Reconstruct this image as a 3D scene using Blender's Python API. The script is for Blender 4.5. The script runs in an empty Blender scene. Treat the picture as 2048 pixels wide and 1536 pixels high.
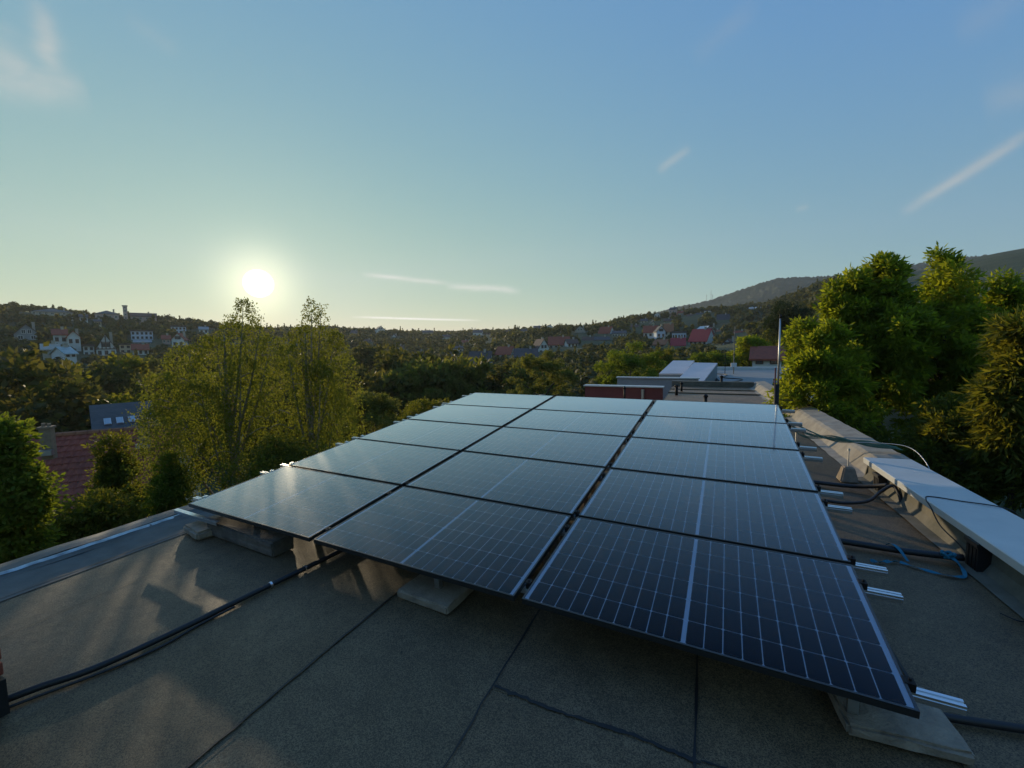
import bpy, bmesh, math, random
import numpy as np
from mathutils import Vector, Matrix, Quaternion

random.seed(7)
rng = np.random.default_rng(7)
scene = bpy.context.scene
col = scene.collection

# ------------------------------------------------------------------ camera
FPX = 839.215                                   # focal length in pixels of a 2048 px wide picture
FW = Vector((-0.40175085, 0.91172401, -0.08576472)).normalized()
RT = Vector((0.91552265, 0.40196839, -0.01548158)).normalized()
UP = RT.cross(FW).normalized()
CAM = Vector((0, 0, 1.75))                      # roof surface is z = 0
cd = bpy.data.cameras.new('camera')
cam = bpy.data.objects.new('camera', cd); col.objects.link(cam)
cam.matrix_world = Matrix(((RT.x, UP.x, -FW.x, CAM.x), (RT.y, UP.y, -FW.y, CAM.y), (RT.z, UP.z, -FW.z, CAM.z), (0, 0, 0, 1)))
cd.sensor_fit = 'HORIZONTAL'; cd.sensor_width = 36; cd.lens = 36 * FPX / 2048
cd.clip_start = 0.05; cd.clip_end = 20000
scene.camera = cam

def ray(px, py):
    return (RT * (px - 1024) - UP * (py - 768) + FW * FPX).normalized()
def at(px, py, r):
    """the point seen at a photo pixel, r metres away on the map"""
    d = ray(px, py); return CAM + d * (r / math.hypot(d.x, d.y))
def span(px, r, n):
    """metres covered by n pixels at column px and map distance r"""
    c = math.cos(math.atan((px - 1024) / FPX)); return n * r * c * c / FPX

HAZE = .00018
# ------------------------------------------------------------------ world, sun, exposure
SUN = ray(517, 567)
ELEV = math.asin(SUN.z); AZ = math.atan2(SUN.x, SUN.y)
SKY_STRENGTH = 0.15
world = bpy.data.worlds.new('World'); scene.world = world; world.use_nodes = True
wn = world.node_tree; wn.nodes.clear()
def W(t, **k):
    n = wn.nodes.new(t)
    for a, b in k.items(): setattr(n, a, b)
    return n
def wmath(op, a, b=None, c=None, clamp=False):
    n = W('ShaderNodeMath', operation=op, use_clamp=clamp)
    for i, v in enumerate((a, b, c)):
        if v is None: continue
        if isinstance(v, (int, float)): n.inputs[i].default_value = v
        else: wn.links.new(v, n.inputs[i])
    return n.outputs[0]
def wdot(a, vec):
    n = W('ShaderNodeVectorMath', operation='DOT_PRODUCT'); wn.links.new(a, n.inputs[0]); n.inputs[1].default_value = vec; return n.outputs['Value']
def wmix(fac, a, b, mode='MIX'):
    n = W('ShaderNodeMix', data_type='RGBA', blend_type=mode)
    for s, v in ((n.inputs[0], fac), (n.inputs[6], a), (n.inputs[7], b)):
        if isinstance(v, (int, float)): s.default_value = v
        elif isinstance(v, tuple): s.default_value = (*v, 1)
        else: wn.links.new(v, s)
    return n.outputs[2]
sky = W('ShaderNodeTexSky', sky_type='NISHITA', sun_disc=False)
sky.sun_elevation = ELEV; sky.sun_rotation = AZ; sky.altitude = 250; sky.air_density = 1.0; sky.dust_density = 0.0; sky.ozone_density = 3.0
tc = W('ShaderNodeTexCoord'); D = tc.outputs['Generated']
# thin cirrus wisps, drawn where they hang in the sky: a band along a great circle broken up by noise
WN = W('ShaderNodeTexNoise'); WN.inputs['Scale'].default_value = 7; WN.inputs['Detail'].default_value = 5; WN.inputs['Roughness'].default_value = .6; WN.inputs['Distortion'].default_value = .8
wmp = W('ShaderNodeMapping'); wmp.inputs['Scale'].default_value = (1, 1, 2.2); wn.links.new(D, wmp.inputs[0]); wn.links.new(wmp.outputs[0], WN.inputs['Vector'])
wsep = W('ShaderNodeSeparateColor'); wn.links.new(WN.outputs['Color'], wsep.inputs[0])
def wisp(p0, p1, width, amount, seed, fray=0.35):
    a = ray(*p0); b = ray(*p1); m = (a + b).normalized(); t = (b - a).normalized(); n = a.cross(b).normalized()
    half = a.angle(b) / 2
    u = wmath('DIVIDE', wdot(D, t), half); w_ = wdot(D, n)
    off = wmath('MULTIPLY', wmath('SUBTRACT', wsep.outputs[seed % 3], .5), width * 5 * fray)
    v = wmath('DIVIDE', wmath('ADD', w_, off), width)
    g = wmath('POWER', 2.718, wmath('MULTIPLY', wmath('MULTIPLY', v, v), -1))
    e = wmath('SUBTRACT', 1, wmath('POWER', wmath('ABSOLUTE', u), 3), clamp=True)
    f = wmath('MULTIPLY', wmath('GREATER_THAN', wdot(D, m), .2), wmath('MULTIPLY', g, e))
    k = wmath('MULTIPLY', wsep.outputs[(seed + 1) % 3], 1.7)
    return wmath('MULTIPLY', wmath('MULTIPLY', f, k), amount)
WISPS = [((1800, 430), (2080, 250), .008, .6, 1, .3), ((1312, 345), (1382, 292), .008, .34, 2, .3), ((1590, 420), (1620, 412), .005, .16, 3, .3),
         ((720, 548), (900, 566), .005, .55, 4, .35), ((890, 572), (1045, 582), .0065, .55, 5, .5), ((700, 634), (965, 641), .0022, .8, 6, .2),
         ((-60, 150), (180, 180), .022, .5, 7, .5), ((70, -10), (118, 150), .012, .5, 8, .5), ((-40, 60), (60, 140), .02, .35, 13, .6), ((1905, 70), (2080, -30), .02, .18, 9, .5), ((1380, 120), (1520, 0), .014, .10, 10, .4),
         ((1960, 210), (2080, 160), .025, .22, 11, .6), ((250, 30), (360, 110), .012, .10, 12, .5)]
cl = None
for w_ in WISPS:
    v = wisp(*w_); cl = v if cl is None else wmath('ADD', cl, v)
cl = wmath('MINIMUM', cl, .8)
# the sun itself with its halo of bright air
cs = wdot(D, tuple(SUN)); csp = wmath('MAXIMUM', cs, 0.0)
ang = wmath('ARCCOSINE', wmath('MINIMUM', csp, .9999999))
core = W('ShaderNodeMapRange', interpolation_type='SMOOTHSTEP'); wn.links.new(ang, core.inputs['Value'])
core.inputs['From Min'].default_value = math.radians(1.65); core.inputs['From Max'].default_value = math.radians(1.05)
halo1 = wmath('POWER', csp, 500); halo2 = wmath('POWER', csp, 40)
# the camera's tone curve on the clear sky: gain and contrast for each channel
SKYG = ((.210, .80), (.292, .50), (.61, -.15))
ssep = W('ShaderNodeSeparateColor'); wn.links.new(sky.outputs[0], ssep.inputs[0]); scmb = W('ShaderNodeCombineColor')
for i, (g_, p_) in enumerate(SKYG):
    wn.links.new(wmath('MULTIPLY', wmath('POWER', wmath('MAXIMUM', ssep.outputs[i], .02), p_), g_ / SKY_STRENGTH), scmb.inputs[i])
base = scmb.outputs[0]
lum = W('ShaderNodeRGBToBW'); wn.links.new(base, lum.inputs[0])
cloudcol = W('ShaderNodeVectorMath', operation='SCALE'); cloudcol.inputs[0].default_value = (1.75, 1.7, 1.6); wn.links.new(lum.outputs[0], cloudcol.inputs['Scale'])
skyc = wmix(cl, base, cloudcol.outputs[0])
bg1 = W('ShaderNodeBackground'); wn.links.new(skyc, bg1.inputs[0]); bg1.inputs[1].default_value = SKY_STRENGTH
bg2 = W('ShaderNodeBackground'); bg2.inputs[0].default_value = (1, .86, .55, 1)
st = wmath('ADD', wmath('MULTIPLY', core.outputs[0], 9.0), wmath('MULTIPLY', halo1, .75)); st = wmath('ADD', st, wmath('MULTIPLY', halo2, .09)); wn.links.new(st, bg2.inputs[1])
ad = W('ShaderNodeAddShader'); wn.links.new(bg1.outputs[0], ad.inputs[0]); wn.links.new(bg2.outputs[0], ad.inputs[1])
wo = W('ShaderNodeOutputWorld'); wn.links.new(ad.outputs[0], wo.inputs[0])

world.cycles.sampling_method = 'MANUAL'; world.cycles.sample_map_resolution = 512
sl = bpy.data.lights.new('sun', 'SUN'); sl.energy = 4.5; sl.angle = math.radians(.53); sl.color = (1, .80, .52)
sun = bpy.data.objects.new('sun', sl); col.objects.link(sun); sun.location = (-30, 20, 20); sun.rotation_euler = SUN.to_track_quat('Z', 'Y').to_euler()

vs = scene.view_settings; vs.view_transform = 'Standard'; vs.look = 'None'; vs.exposure = 0.0; vs.gamma = 1; vs.use_curve_mapping = False
scene.render.engine = 'CYCLES'
cy = scene.cycles; cy.max_bounces = 6; cy.diffuse_bounces = 3; cy.glossy_bounces = 3; cy.transmission_bounces = 4; cy.transparent_max_bounces = 12; cy.volume_bounces = 0
cy.use_denoising = True; cy.sample_clamp_indirect = 4; cy.caustics_reflective = False; cy.caustics_refractive = False

# ------------------------------------------------------------------ helpers
def link(o, parent=None):
    col.objects.link(o)
    if parent is not None: o.parent = parent
    return o
def tag(o, label=None, cat=None, group=None, kind=None):
    if label: o['label'] = label
    if cat: o['category'] = cat
    if group: o['group'] = group
    if kind: o['kind'] = kind
    return o
def empty(name, loc=(0, 0, 0), rz=0, mat=None):
    o = bpy.data.objects.new(name, None); o.empty_display_size = .1
    col.objects.link(o)
    if mat is not None: o.matrix_world = mat
    else: o.location = loc; o.rotation_euler = (0, 0, rz)
    return o
def mesh(name, V, F, mat, smooth=False):
    me = bpy.data.meshes.new(name)
    if isinstance(F, np.ndarray):
        V = np.asarray(V, dtype=np.float32); n, k = F.shape
        me.vertices.add(len(V)); me.vertices.foreach_set('co', V.ravel())
        me.loops.add(n * k); me.loops.foreach_set('vertex_index', F.astype(np.int32).ravel())
        me.polygons.add(n); me.polygons.foreach_set('loop_start', np.arange(0, n * k, k, dtype=np.int32))
        me.update(calc_edges=True)
    else:
        me.from_pydata([tuple(v) for v in V], [], F); me.update()
    if mat is not None:
        for m in (mat if isinstance(mat, (list, tuple)) else [mat]): me.materials.append(m)
    if smooth: me.polygons.foreach_set('use_smooth', [True] * len(me.polygons))
    return me
def obj(name, V, F, mat, parent=None, smooth=False):
    return link(bpy.data.objects.new(name, mesh(name, V, F, mat, smooth)), parent)
def inst(name, me, parent=None, loc=None, M=None):
    o = bpy.data.objects.new(name, me); link(o, parent)
    if loc is not None: o.location = loc
    if M is not None: o.matrix_local = M
    return o
class MB:
    def __init__(s): s.V = []; s.F = []
    def add(s, V, F):
        k = len(s.V); s.V += [tuple(v) for v in V]; s.F += [tuple(i + k for i in f) for f in F]; return s
    def box(s, x0, x1, y0, y1, z0, z1):
        return s.add([(x0, y0, z0), (x1, y0, z0), (x1, y1, z0), (x0, y1, z0), (x0, y0, z1), (x1, y0, z1), (x1, y1, z1), (x0, y1, z1)],
                     [(0, 3, 2, 1), (4, 5, 6, 7), (0, 1, 5, 4), (1, 2, 6, 5), (2, 3, 7, 6), (3, 0, 4, 7)])
    def prism(s, poly, a, b, axis='y'):
        n = len(poly)
        f = {'y': lambda p, t: (p[0], t, p[1]), 'x': lambda p, t: (t, p[0], p[1]), 'z': lambda p, t: (p[0], p[1], t)}[axis]
        V = [f(p, a) for p in poly] + [f(p, b) for p in poly]
        F = [tuple(range(n - 1, -1, -1)), tuple(range(n, 2 * n))] + [(i, (i + 1) % n, (i + 1) % n + n, i + n) for i in range(n)]
        return s.add(V, F)
    def tube(s, P, R, seg=8, cap=True):
        P = [Vector(p) for p in P]; n = len(P); R = [R] * n if isinstance(R, (int, float)) else R
        V = []; F = []; ref = Vector((0, 0, 1)); prev = None
        for i in range(n):
            t = (P[min(i + 1, n - 1)] - P[max(i - 1, 0)]).normalized()
            if prev is None:
                a = t.cross(ref if abs(t.z) < .95 else Vector((1, 0, 0))).normalized()
            else: a = (prev - t * prev.dot(t)).normalized()
            prev = a; b = t.cross(a)
            for k in range(seg):
                w = 2 * math.pi * k / seg; V.append(P[i] + (a * math.cos(w) + b * math.sin(w)) * R[i])
        for i in range(n - 1):
            for k in range(seg):
                F.append((i * seg + k, i * seg + (k + 1) % seg, (i + 1) * seg + (k + 1) % seg, (i + 1) * seg + k))
        if cap: F += [tuple(range(seg - 1, -1, -1)), tuple((n - 1) * seg + k for k in range(seg))]
        return s.add(V, F)
    def obj(s, name, mat, parent=None, smooth=False): return obj(name, s.V, s.F, mat, parent, smooth)
    def mesh(s, name, mat, smooth=False): return mesh(name, s.V, s.F, mat, smooth)
def curve_pts(P, n=8):
    """Catmull-Rom through points"""
    P = [Vector(p) for p in P]; Q = [P[0] * 2 - P[1]] + P + [P[-1] * 2 - P[-2]]; out = []
    for i in range(1, len(Q) - 2):
        for k in range(n):
            t = k / n; a, b, c, d = Q[i - 1], Q[i], Q[i + 1], Q[i + 2]
            out.append(.5 * ((2 * b) + (c - a) * t + (2 * a - 5 * b + 4 * c - d) * t * t + (3 * b - a - 3 * c + d) * t ** 3))
    out.append(P[-1]); return out
def rough_block(name, sx, sy, sz, mat, parent=None, bev=.012, jit=.004, seed=0):
    bm = bmesh.new(); bmesh.ops.create_cube(bm, size=1)
    for v in bm.verts: v.co = Vector((v.co.x * sx, v.co.y * sy, (v.co.z + .5) * sz))
    bmesh.ops.bevel(bm, geom=bm.edges[:], offset=bev, segments=2, affect='EDGES')
    bmesh.ops.subdivide_edges(bm, edges=[e for e in bm.edges if e.calc_length() > .08], cuts=3, use_grid_fill=True)
    r = random.Random(seed)
    for v in bm.verts:
        if v.co.z > .002: v.co += Vector((r.uniform(-jit, jit), r.uniform(-jit, jit), r.uniform(-jit, jit)))
    me = bpy.data.meshes.new(name); bm.to_mesh(me); bm.free(); me.materials.append(mat)
    return link(bpy.data.objects.new(name, me), parent)

# ------------------------------------------------------------------ materials
def mat(name, color, rough=.8, metal=0, spec=.5, noise=None, bump=None, c2=None, coords='Object', dist=0.0):
    m = bpy.data.materials.new(name); m.use_nodes = True; nt = m.node_tree; b = nt.nodes['Principled BSDF']
    b.inputs['Base Color'].default_value = (*color, 1); b.inputs['Roughness'].default_value = rough; b.inputs['Metallic'].default_value = metal; b.inputs['Specular IOR Level'].default_value = spec
    t = nt.nodes.new('ShaderNodeTexCoord')
    if noise:
        n = nt.nodes.new('ShaderNodeTexNoise'); n.inputs['Scale'].default_value = noise; n.inputs['Detail'].default_value = 8; n.inputs['Roughness'].default_value = .65; n.inputs['Distortion'].default_value = dist
        nt.links.new(t.outputs[coords], n.inputs['Vector'])
        r = nt.nodes.new('ShaderNodeValToRGB'); r.color_ramp.elements[0].position = .32; r.color_ramp.elements[1].position = .68
        c2 = c2 or tuple(x * .6 for x in color)
        r.color_ramp.elements[0].color = (*c2, 1); r.color_ramp.elements[1].color = (*color, 1)
        nt.links.new(n.outputs['Fac'], r.inputs[0]); nt.links.new(r.outputs[0], b.inputs['Base Color'])
    if bump:
        n2 = nt.nodes.new('ShaderNodeTexNoise'); n2.inputs['Scale'].default_value = bump[0]; n2.inputs['Detail'].default_value = 4
        nt.links.new(t.outputs[coords], n2.inputs['Vector'])
        bp = nt.nodes.new('ShaderNodeBump'); bp.inputs['Strength'].default_value = bump[1]; bp.inputs['Distance'].default_value = bump[2]
        nt.links.new(n2.outputs['Fac'], bp.inputs['Height']); nt.links.new(bp.outputs[0], b.inputs['Normal'])
    return m

def leaf_mat(name, c1, c2, trans=.5, rough=.6, gain=(2.2, 1.85, .75)):
    m = bpy.data.materials.new(name); m.use_nodes = True; nt = m.node_tree; nt.nodes.clear()
    N = nt.nodes.new; L = nt.links.new
    geo = N('ShaderNodeNewGeometry'); r = N('ShaderNodeValToRGB'); r.color_ramp.elements[0].color = (*c1, 1); r.color_ramp.elements[1].color = (*c2, 1)
    L(geo.outputs['Random Per Island'], r.inputs[0])
    d = N('ShaderNodeBsdfPrincipled'); L(r.outputs[0], d.inputs['Base Color']); d.inputs['Roughness'].default_value = rough; d.inputs['Specular IOR Level'].default_value = .12
    g = N('ShaderNodeMix'); g.data_type = 'RGBA'; g.blend_type = 'MULTIPLY'; g.inputs[0].default_value = 1; L(r.outputs[0], g.inputs[6]); g.inputs[7].default_value = (*gain, 1)
    t = N('ShaderNodeBsdfTranslucent'); L(g.outputs[2], t.inputs['Color'])
    mx = N('ShaderNodeMixShader'); mx.inputs[0].default_value = trans; L(d.outputs[0], mx.inputs[1]); L(t.outputs[0], mx.inputs[2])
    o = N('ShaderNodeOutputMaterial'); L(mx.outputs[0], o.inputs[0]); return m

def roof_mat(name='bitumen', seed=0.0, tint=(1, 1, 1)):
    m = bpy.data.materials.new(name); m.use_nodes = True; nt = m.node_tree; b = nt.nodes['Principled BSDF']; N = nt.nodes.new; L = nt.links.new
    t = N('ShaderNodeTexCoord'); mp = N('ShaderNodeMapping'); mp.inputs['Location'].default_value = (seed, seed * .7, 0); L(t.outputs['Object'], mp.inputs[0])
    def nz(s, d=6, dist=0):
        n = N('ShaderNodeTexNoise'); n.inputs['Scale'].default_value = s; n.inputs['Detail'].default_value = d; n.inputs['Distortion'].default_value = dist; n.inputs['Roughness'].default_value = .6; L(mp.outputs[0], n.inputs['Vector']); return n.outputs['Fac']
    def ramp(f, p0, c0, p1, c1):
        r = N('ShaderNodeValToRGB'); e = r.color_ramp.elements; e[0].position = p0; e[0].color = (*c0, 1); e[1].position = p1; e[1].color = (*c1, 1); L(f, r.inputs[0]); return r.outputs[0]
    def mul(a, c):
        x = N('ShaderNodeMix'); x.data_type = 'RGBA'; x.blend_type = 'MULTIPLY'; x.inputs[0].default_value = 1; L(a, x.inputs[6])
        if isinstance(c, tuple): x.inputs[7].default_value = (*c, 1)
        else: L(c, x.inputs[7])
        return x.outputs[2]
    big = ramp(nz(.9, 5, .8), .35, (.100, .070, .038), .68, (.140, .100, .058))
    mid = ramp(nz(7, 6, .3), .3, (.72, .72, .70), .7, (1.12, 1.1, 1.06))
    v = N('ShaderNodeTexVoronoi'); v.inputs['Scale'].default_value = 230; L(mp.outputs[0], v.inputs['Vector'])
    sep = N('ShaderNodeSeparateColor'); L(v.outputs['Color'], sep.inputs[0])
    gran = ramp(sep.outputs[0], .1, (.42, .42, .42), .97, (1.75, 1.7, 1.6))
    spots = ramp(nz(16, 2), .70, (1, 1, 1), .76, (.45, .45, .45))
    c = mul(mul(mul(mul(big, mid), gran), spots), tint)
    L(c, b.inputs['Base Color']); b.inputs['Roughness'].default_value = .58; b.inputs['Specular IOR Level'].default_value = .42
    bp = N('ShaderNodeBump'); bp.inputs['Strength'].default_value = .55; bp.inputs['Distance'].default_value = .002; L(sep.outputs[1], bp.inputs['Height'])
    bp2 = N('ShaderNodeBump'); bp2.inputs['Strength'].default_value = .5; bp2.inputs['Distance'].default_value = .02; L(nz(2.5, 3), bp2.inputs['Height']); L(bp2.outputs[0], bp.inputs['Normal'])
    L(bp.outputs[0], b.inputs['Normal']); return m

M = {}
M['roof'] = roof_mat()
M['roofs'] = [roof_mat('bitumen_sheet', s, t) for s, t in ((0, (1, 1, 1)), (11, (.93, .95, .97)), (23, (1.05, 1.03, .98)), (37, (.97, 1, 1)))]
M['roof_brown'] = roof_mat('bitumen_brown', 5, (2.3, 1.9, 1.9))
M['tar'] = mat('tar', (.012, .012, .012), .55, noise=40, bump=(120, .4, .003))
M['edge'] = mat('edge_highlight', (.52, .58, .58), .34, metal=.6, noise=9, c2=(.22, .24, .24), bump=(25, .4, .01))  # pale metallic colour standing in for the bright highlight on the bitumen eaves
M['edge_rough'] = mat('edge_bitumen', (.13, .13, .115), .7, noise=3, c2=(.07, .07, .06), bump=(60, .4, .006))
M['upstand'] = mat('upstand_bitumen', (.17, .155, .12), .85, noise=4, c2=(.09, .085, .06), bump=(90, .5, .006))
M['concrete_top'] = mat('concrete_cap', (.36, .32, .25), .9, noise=5, c2=(.22, .19, .15), bump=(70, .5, .005))
M['coping'] = mat('zinc_coping', (.58, .58, .55), .42, metal=.0, noise=3, c2=(.48, .49, .47), bump=(5, .15, .01), spec=.6)
M['alu'] = mat('aluminium', (.78, .78, .78), .32, metal=1)
M['black_plastic'] = mat('black_plastic', (.012, .012, .013), .5, bump=(60, .1, .002))
M['black_metal'] = mat('black_metal', (.012, .011, .011), .6, metal=.0, spec=.25)
M['frame'] = mat('black_anodised_frame', (.02, .019, .018), .34, spec=.7)
M['backsheet'] = mat('white_backsheet', (.86, .86, .85), .6)
M['cell'] = mat('silicon_cell', (.005, .006, .015), .6, spec=.04)
M['concrete'] = mat('concrete', (.36, .29, .21), .92, noise=9, c2=(.19, .15, .11), bump=(80, .8, .008))
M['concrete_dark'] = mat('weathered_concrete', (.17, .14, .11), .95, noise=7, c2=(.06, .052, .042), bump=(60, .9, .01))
M['brick'] = mat('red_brick', (.36, .09, .045), .85, noise=18, c2=(.22, .05, .03), bump=(90, .5, .004))
M['mortar'] = mat('mortar', (.34, .33, .30), .95, bump=(80, .6, .005))
M['blue'] = mat('blue_strap', (.012, .15, .22), .7)
M['green'] = mat('green_net', (.05, .13, .07), .7)
M['greencab'] = mat('green_cable', (.06, .13, .08), .55)
M['steel'] = mat('galvanised_steel', (.5, .5, .5), .45, metal=1)
M['white'] = mat('white_render', (.74, .73, .70), .9, noise=1.2, c2=(.60, .59, .56), bump=(8, .3, .02))
M['cream'] = mat('cream_render', (.62, .54, .38), .9, noise=1.2, c2=(.48, .42, .30))
M['beige'] = mat('beige_render', (.48, .43, .35), .9, noise=1.2, c2=(.36, .33, .27))
M['pink'] = mat('pink_render', (.55, .38, .33), .9, noise=1.2, c2=(.42, .3, .27))
M['bluewhite'] = mat('pale_blue_render', (.55, .62, .72), .9, noise=1.2, c2=(.46, .52, .62))
M['brownwall'] = mat('brown_wall', (.16, .10, .07), .9, noise=1.2)
M['chimney_brown'] = mat('brown_chimney', (.34, .24, .15), .9, noise=6, c2=(.22, .15, .10))
M['grey'] = mat('grey_render', (.32, .33, .33), .9, noise=1.2, c2=(.24, .25, .25))
M['tile_red'] = mat('red_tile', (.36, .085, .042), .8, noise=2.5, c2=(.21, .055, .032), bump=(6, .6, .08))
M['tile_bright'] = mat('bright_red_tile', (.42, .035, .04), .7, noise=2.5, c2=(.28, .03, .035), bump=(6, .6, .08))
M['tile_orange'] = mat('orange_tile', (.36, .14, .06), .8, noise=2.5, c2=(.24, .09, .045), bump=(6, .6, .08))
M['tile_brown'] = mat('brown_tile', (.13, .075, .055), .8, noise=2.5, c2=(.075, .05, .04), bump=(6, .6, .08))
M['slate'] = mat('dark_slate', (.075, .068, .066), .6, noise=2.5, c2=(.042, .04, .04), bump=(6, .5, .05))
M['roof_teal'] = mat('pale_teal_sheet', (.42, .52, .50), .4, noise=2)
M['roof_grey'] = mat('grey_roofing', (.30, .29, .27), .85, noise=.6, c2=(.24, .235, .22), bump=(2, .2, .02))
M['roof_white'] = mat('white_roofing', (.66, .58, .56), .6, noise=.8, c2=(.56, .5, .49))
M['redwall'] = mat('oxblood_wall', (.17, .045, .04), .85, noise=2, c2=(.12, .035, .032))
M['glasspane'] = mat('window_pane', (.07, .075, .08), .10, spec=.8)
M['skylight'] = mat('skylight_pane', (.30, .36, .42), .06, spec=1.0)
M['bark'] = mat('bark', (.09, .07, .05), .95, noise=14, c2=(.04, .032, .025), bump=(25, 1, .03))
M['bark_pale'] = mat('pale_bark', (.34, .29, .22), .9, noise=9, c2=(.16, .13, .1), bump=(20, .7, .02))
M['grass'] = mat('grassland', (.075, .085, .03), .95, noise=.09, c2=(.035, .05, .018), bump=(1.5, 1, .5))
M['road'] = mat('asphalt', (.06, .06, .06), .9)
M['leaf_birch'] = leaf_mat('birch_leaf', (.085, .115, .025), (.13, .15, .04), .62)
M['leaf_lime'] = leaf_mat('lime_leaf', (.07, .12, .018), (.13, .17, .03), .55)
M['leaf_ash'] = leaf_mat('ash_leaf', (.085, .13, .016), (.155, .20, .03), .56, gain=(3.3, 2.6, .8))
M['leaf_dark'] = leaf_mat('dark_leaf', (.055, .08, .016), (.11, .125, .028), .5, gain=(3.0, 2.3, .8))
M['leaf_pine'] = leaf_mat('conifer_needle', (.016, .034, .016), (.035, .055, .022), .25)
M['leaf_olive'] = leaf_mat('olive_leaf', (.075, .10, .03), (.14, .15, .05), .5)
M['leaf_far'] = leaf_mat('hill_leaf', (.042, .058, .022), (.11, .11, .042), .4)
M['forest'] = mat('mountain_forest', (.045, .062, .024), .95, noise=.012, c2=(.022, .036, .016), bump=(.03, 1, 12))

def glass_mat():
    m = bpy.data.materials.new('panel_glass'); m.use_nodes = True; nt = m.node_tree; nt.nodes.clear(); N = nt.nodes.new; L = nt.links.new
    fr0 = N('ShaderNodeFresnel'); fr0.inputs['IOR'].default_value = 1.5
    f1 = N('ShaderNodeMath'); f1.operation = 'SUBTRACT'; L(fr0.outputs[0], f1.inputs[0]); f1.inputs[1].default_value = .05   # anti-reflective coating
    fr = N('ShaderNodeMath'); fr.operation = 'MULTIPLY'; fr.use_clamp = True; L(f1.outputs[0], fr.inputs[0]); fr.inputs[1].default_value = 4.0
    tr = N('ShaderNodeBsdfTransparent'); ga = N('ShaderNodeBsdfGlossy'); ga.inputs['Roughness'].default_value = .07; gb = N('ShaderNodeBsdfGlossy'); gb.inputs['Roughness'].default_value = .45
    gl = N('ShaderNodeMixShader'); gl.inputs[0].default_value = .3; L(ga.outputs[0], gl.inputs[1]); L(gb.outputs[0], gl.inputs[2])
    df = N('ShaderNodeBsdfDiffuse'); df.inputs['Color'].default_value = (.5, .48, .44, 1)
    t = N('ShaderNodeTexCoord'); nz = N('ShaderNodeTexNoise'); nz.inputs['Scale'].default_value = 3; nz.inputs['Detail'].default_value = 6; L(t.outputs['Object'], nz.inputs['Vector'])
    k = N('ShaderNodeMath'); k.operation = 'MULTIPLY'; L(nz.outputs['Fac'], k.inputs[0]); k.inputs[1].default_value = .007
    dm = N('ShaderNodeMixShader'); L(k.outputs[0], dm.inputs[0]); L(tr.outputs[0], dm.inputs[1]); L(df.outputs[0], dm.inputs[2])
    mx = N('ShaderNodeMixShader'); L(fr.outputs[0], mx.inputs[0]); L(dm.outputs[0], mx.inputs[1]); L(gl.outputs[0], mx.inputs[2])
    o = N('ShaderNodeOutputMaterial'); L(mx.outputs[0], o.inputs[0]); return m
M['glass'] = glass_mat()

# ------------------------------------------------------------------ terrain
COLS = [-500, 0, 300, 600, 900, 1150, 1300, 1400, 1500, 1700, 2048, 2500]
RAD = [6, 15, 25, 40, 60, 100, 150, 200, 260, 350, 450, 560, 800]
TER = {  # metres below / above the camera
 -500: [-9, -9.5, -10, -11, -12, -10, -4, 1, 9, 26, 27, 24, 10],
 0:    [-9, -9.5, -10, -11, -12, -10, -3.5, 0, 7, 25, 26, 22, 10],
 300:  [-9, -9.5, -10, -11, -12, -10.5, -4.5, -1, 6, 19.5, 21, 20, 10],
 600:  [-9, -9.5, -10, -11, -12, -10.5, -7, -4, 1, 10, 18, 21, 10],
 900:  [-8.5, -9, -9.5, -10, -10, -8.5, -7, -4.5, -1, 6, 14, 20, 10],
 1150: [-8, -8.5, -9, -9, -8, -6, -3, .5, 6, 13.5, 15, 15, 8],
 1300: [-8, -8, -8, -7.5, -6, -4.5, -2.5, 0, 6.5, 23, 24, 24, 15],
 1400: [-8, -8, -7.5, -6.5, -5.5, -4, -2.5, .5, 7.5, 25, 28, 30, 30],
 1500: [-7.5, -7.5, -7, -6, -5, -3, 0, 4, 10, 22, 32, 42, 50],
 1700: [-7, -6.5, -6, -4.5, -2, 4, 10, 17, 25, 38, 50, 62, 80],
 2048: [-6.5, -6, -5, -3, 1, 7, 15, 23, 32, 46, 60, 72, 100],
 2500: [-6.5, -6, -5, -3, 1, 7, 15, 23, 32, 46, 60, 72, 100]}
AZC = np.array([math.atan2(ray(c, 700).x, ray(c, 700).y) for c in COLS])
TZ = np.array([TER[c] for c in COLS], dtype=float)
RADA = np.array(RAD, dtype=float)
def terrain_z(x, y):
    x = np.atleast_1d(np.asarray(x, float)); y = np.atleast_1d(np.asarray(y, float))
    r = np.clip(np.hypot(x, y), 6, 800); a = np.clip(np.arctan2(x, y), AZC[0], AZC[-1])
    i = np.clip(np.searchsorted(AZC, a) - 1, 0, len(AZC) - 2); t = (a - AZC[i]) / (AZC[i + 1] - AZC[i]); t = t * t * (3 - 2 * t)
    lr = np.log(r); LR = np.log(RADA); j = np.clip(np.searchsorted(LR, lr) - 1, 0, len(LR) - 2); s = (lr - LR[j]) / (LR[j + 1] - LR[j])
    z = (TZ[i, j] * (1 - s) + TZ[i, j + 1] * s) * (1 - t) + (TZ[i + 1, j] * (1 - s) + TZ[i + 1, j + 1] * s) * t
    amp = np.clip((r - 60) / 200, 0, 1)
    z = z + amp * (1.2 * np.sin(x * .031 + y * .017) + .8 * np.sin(y * .043 - x * .021 + 1))
    return z + CAM.z
def gz(x, y): return float(terrain_z(x, y)[0])
nr, na = 90, 260
rr = np.concatenate([[.5], np.geomspace(6, 800, nr - 2), [1400]]); aa = np.linspace(-math.pi, math.pi, na, endpoint=False)
Rg, Ag = np.meshgrid(rr, aa, indexing='ij'); X = Rg * np.sin(Ag); Y = Rg * np.cos(Ag)
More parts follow.
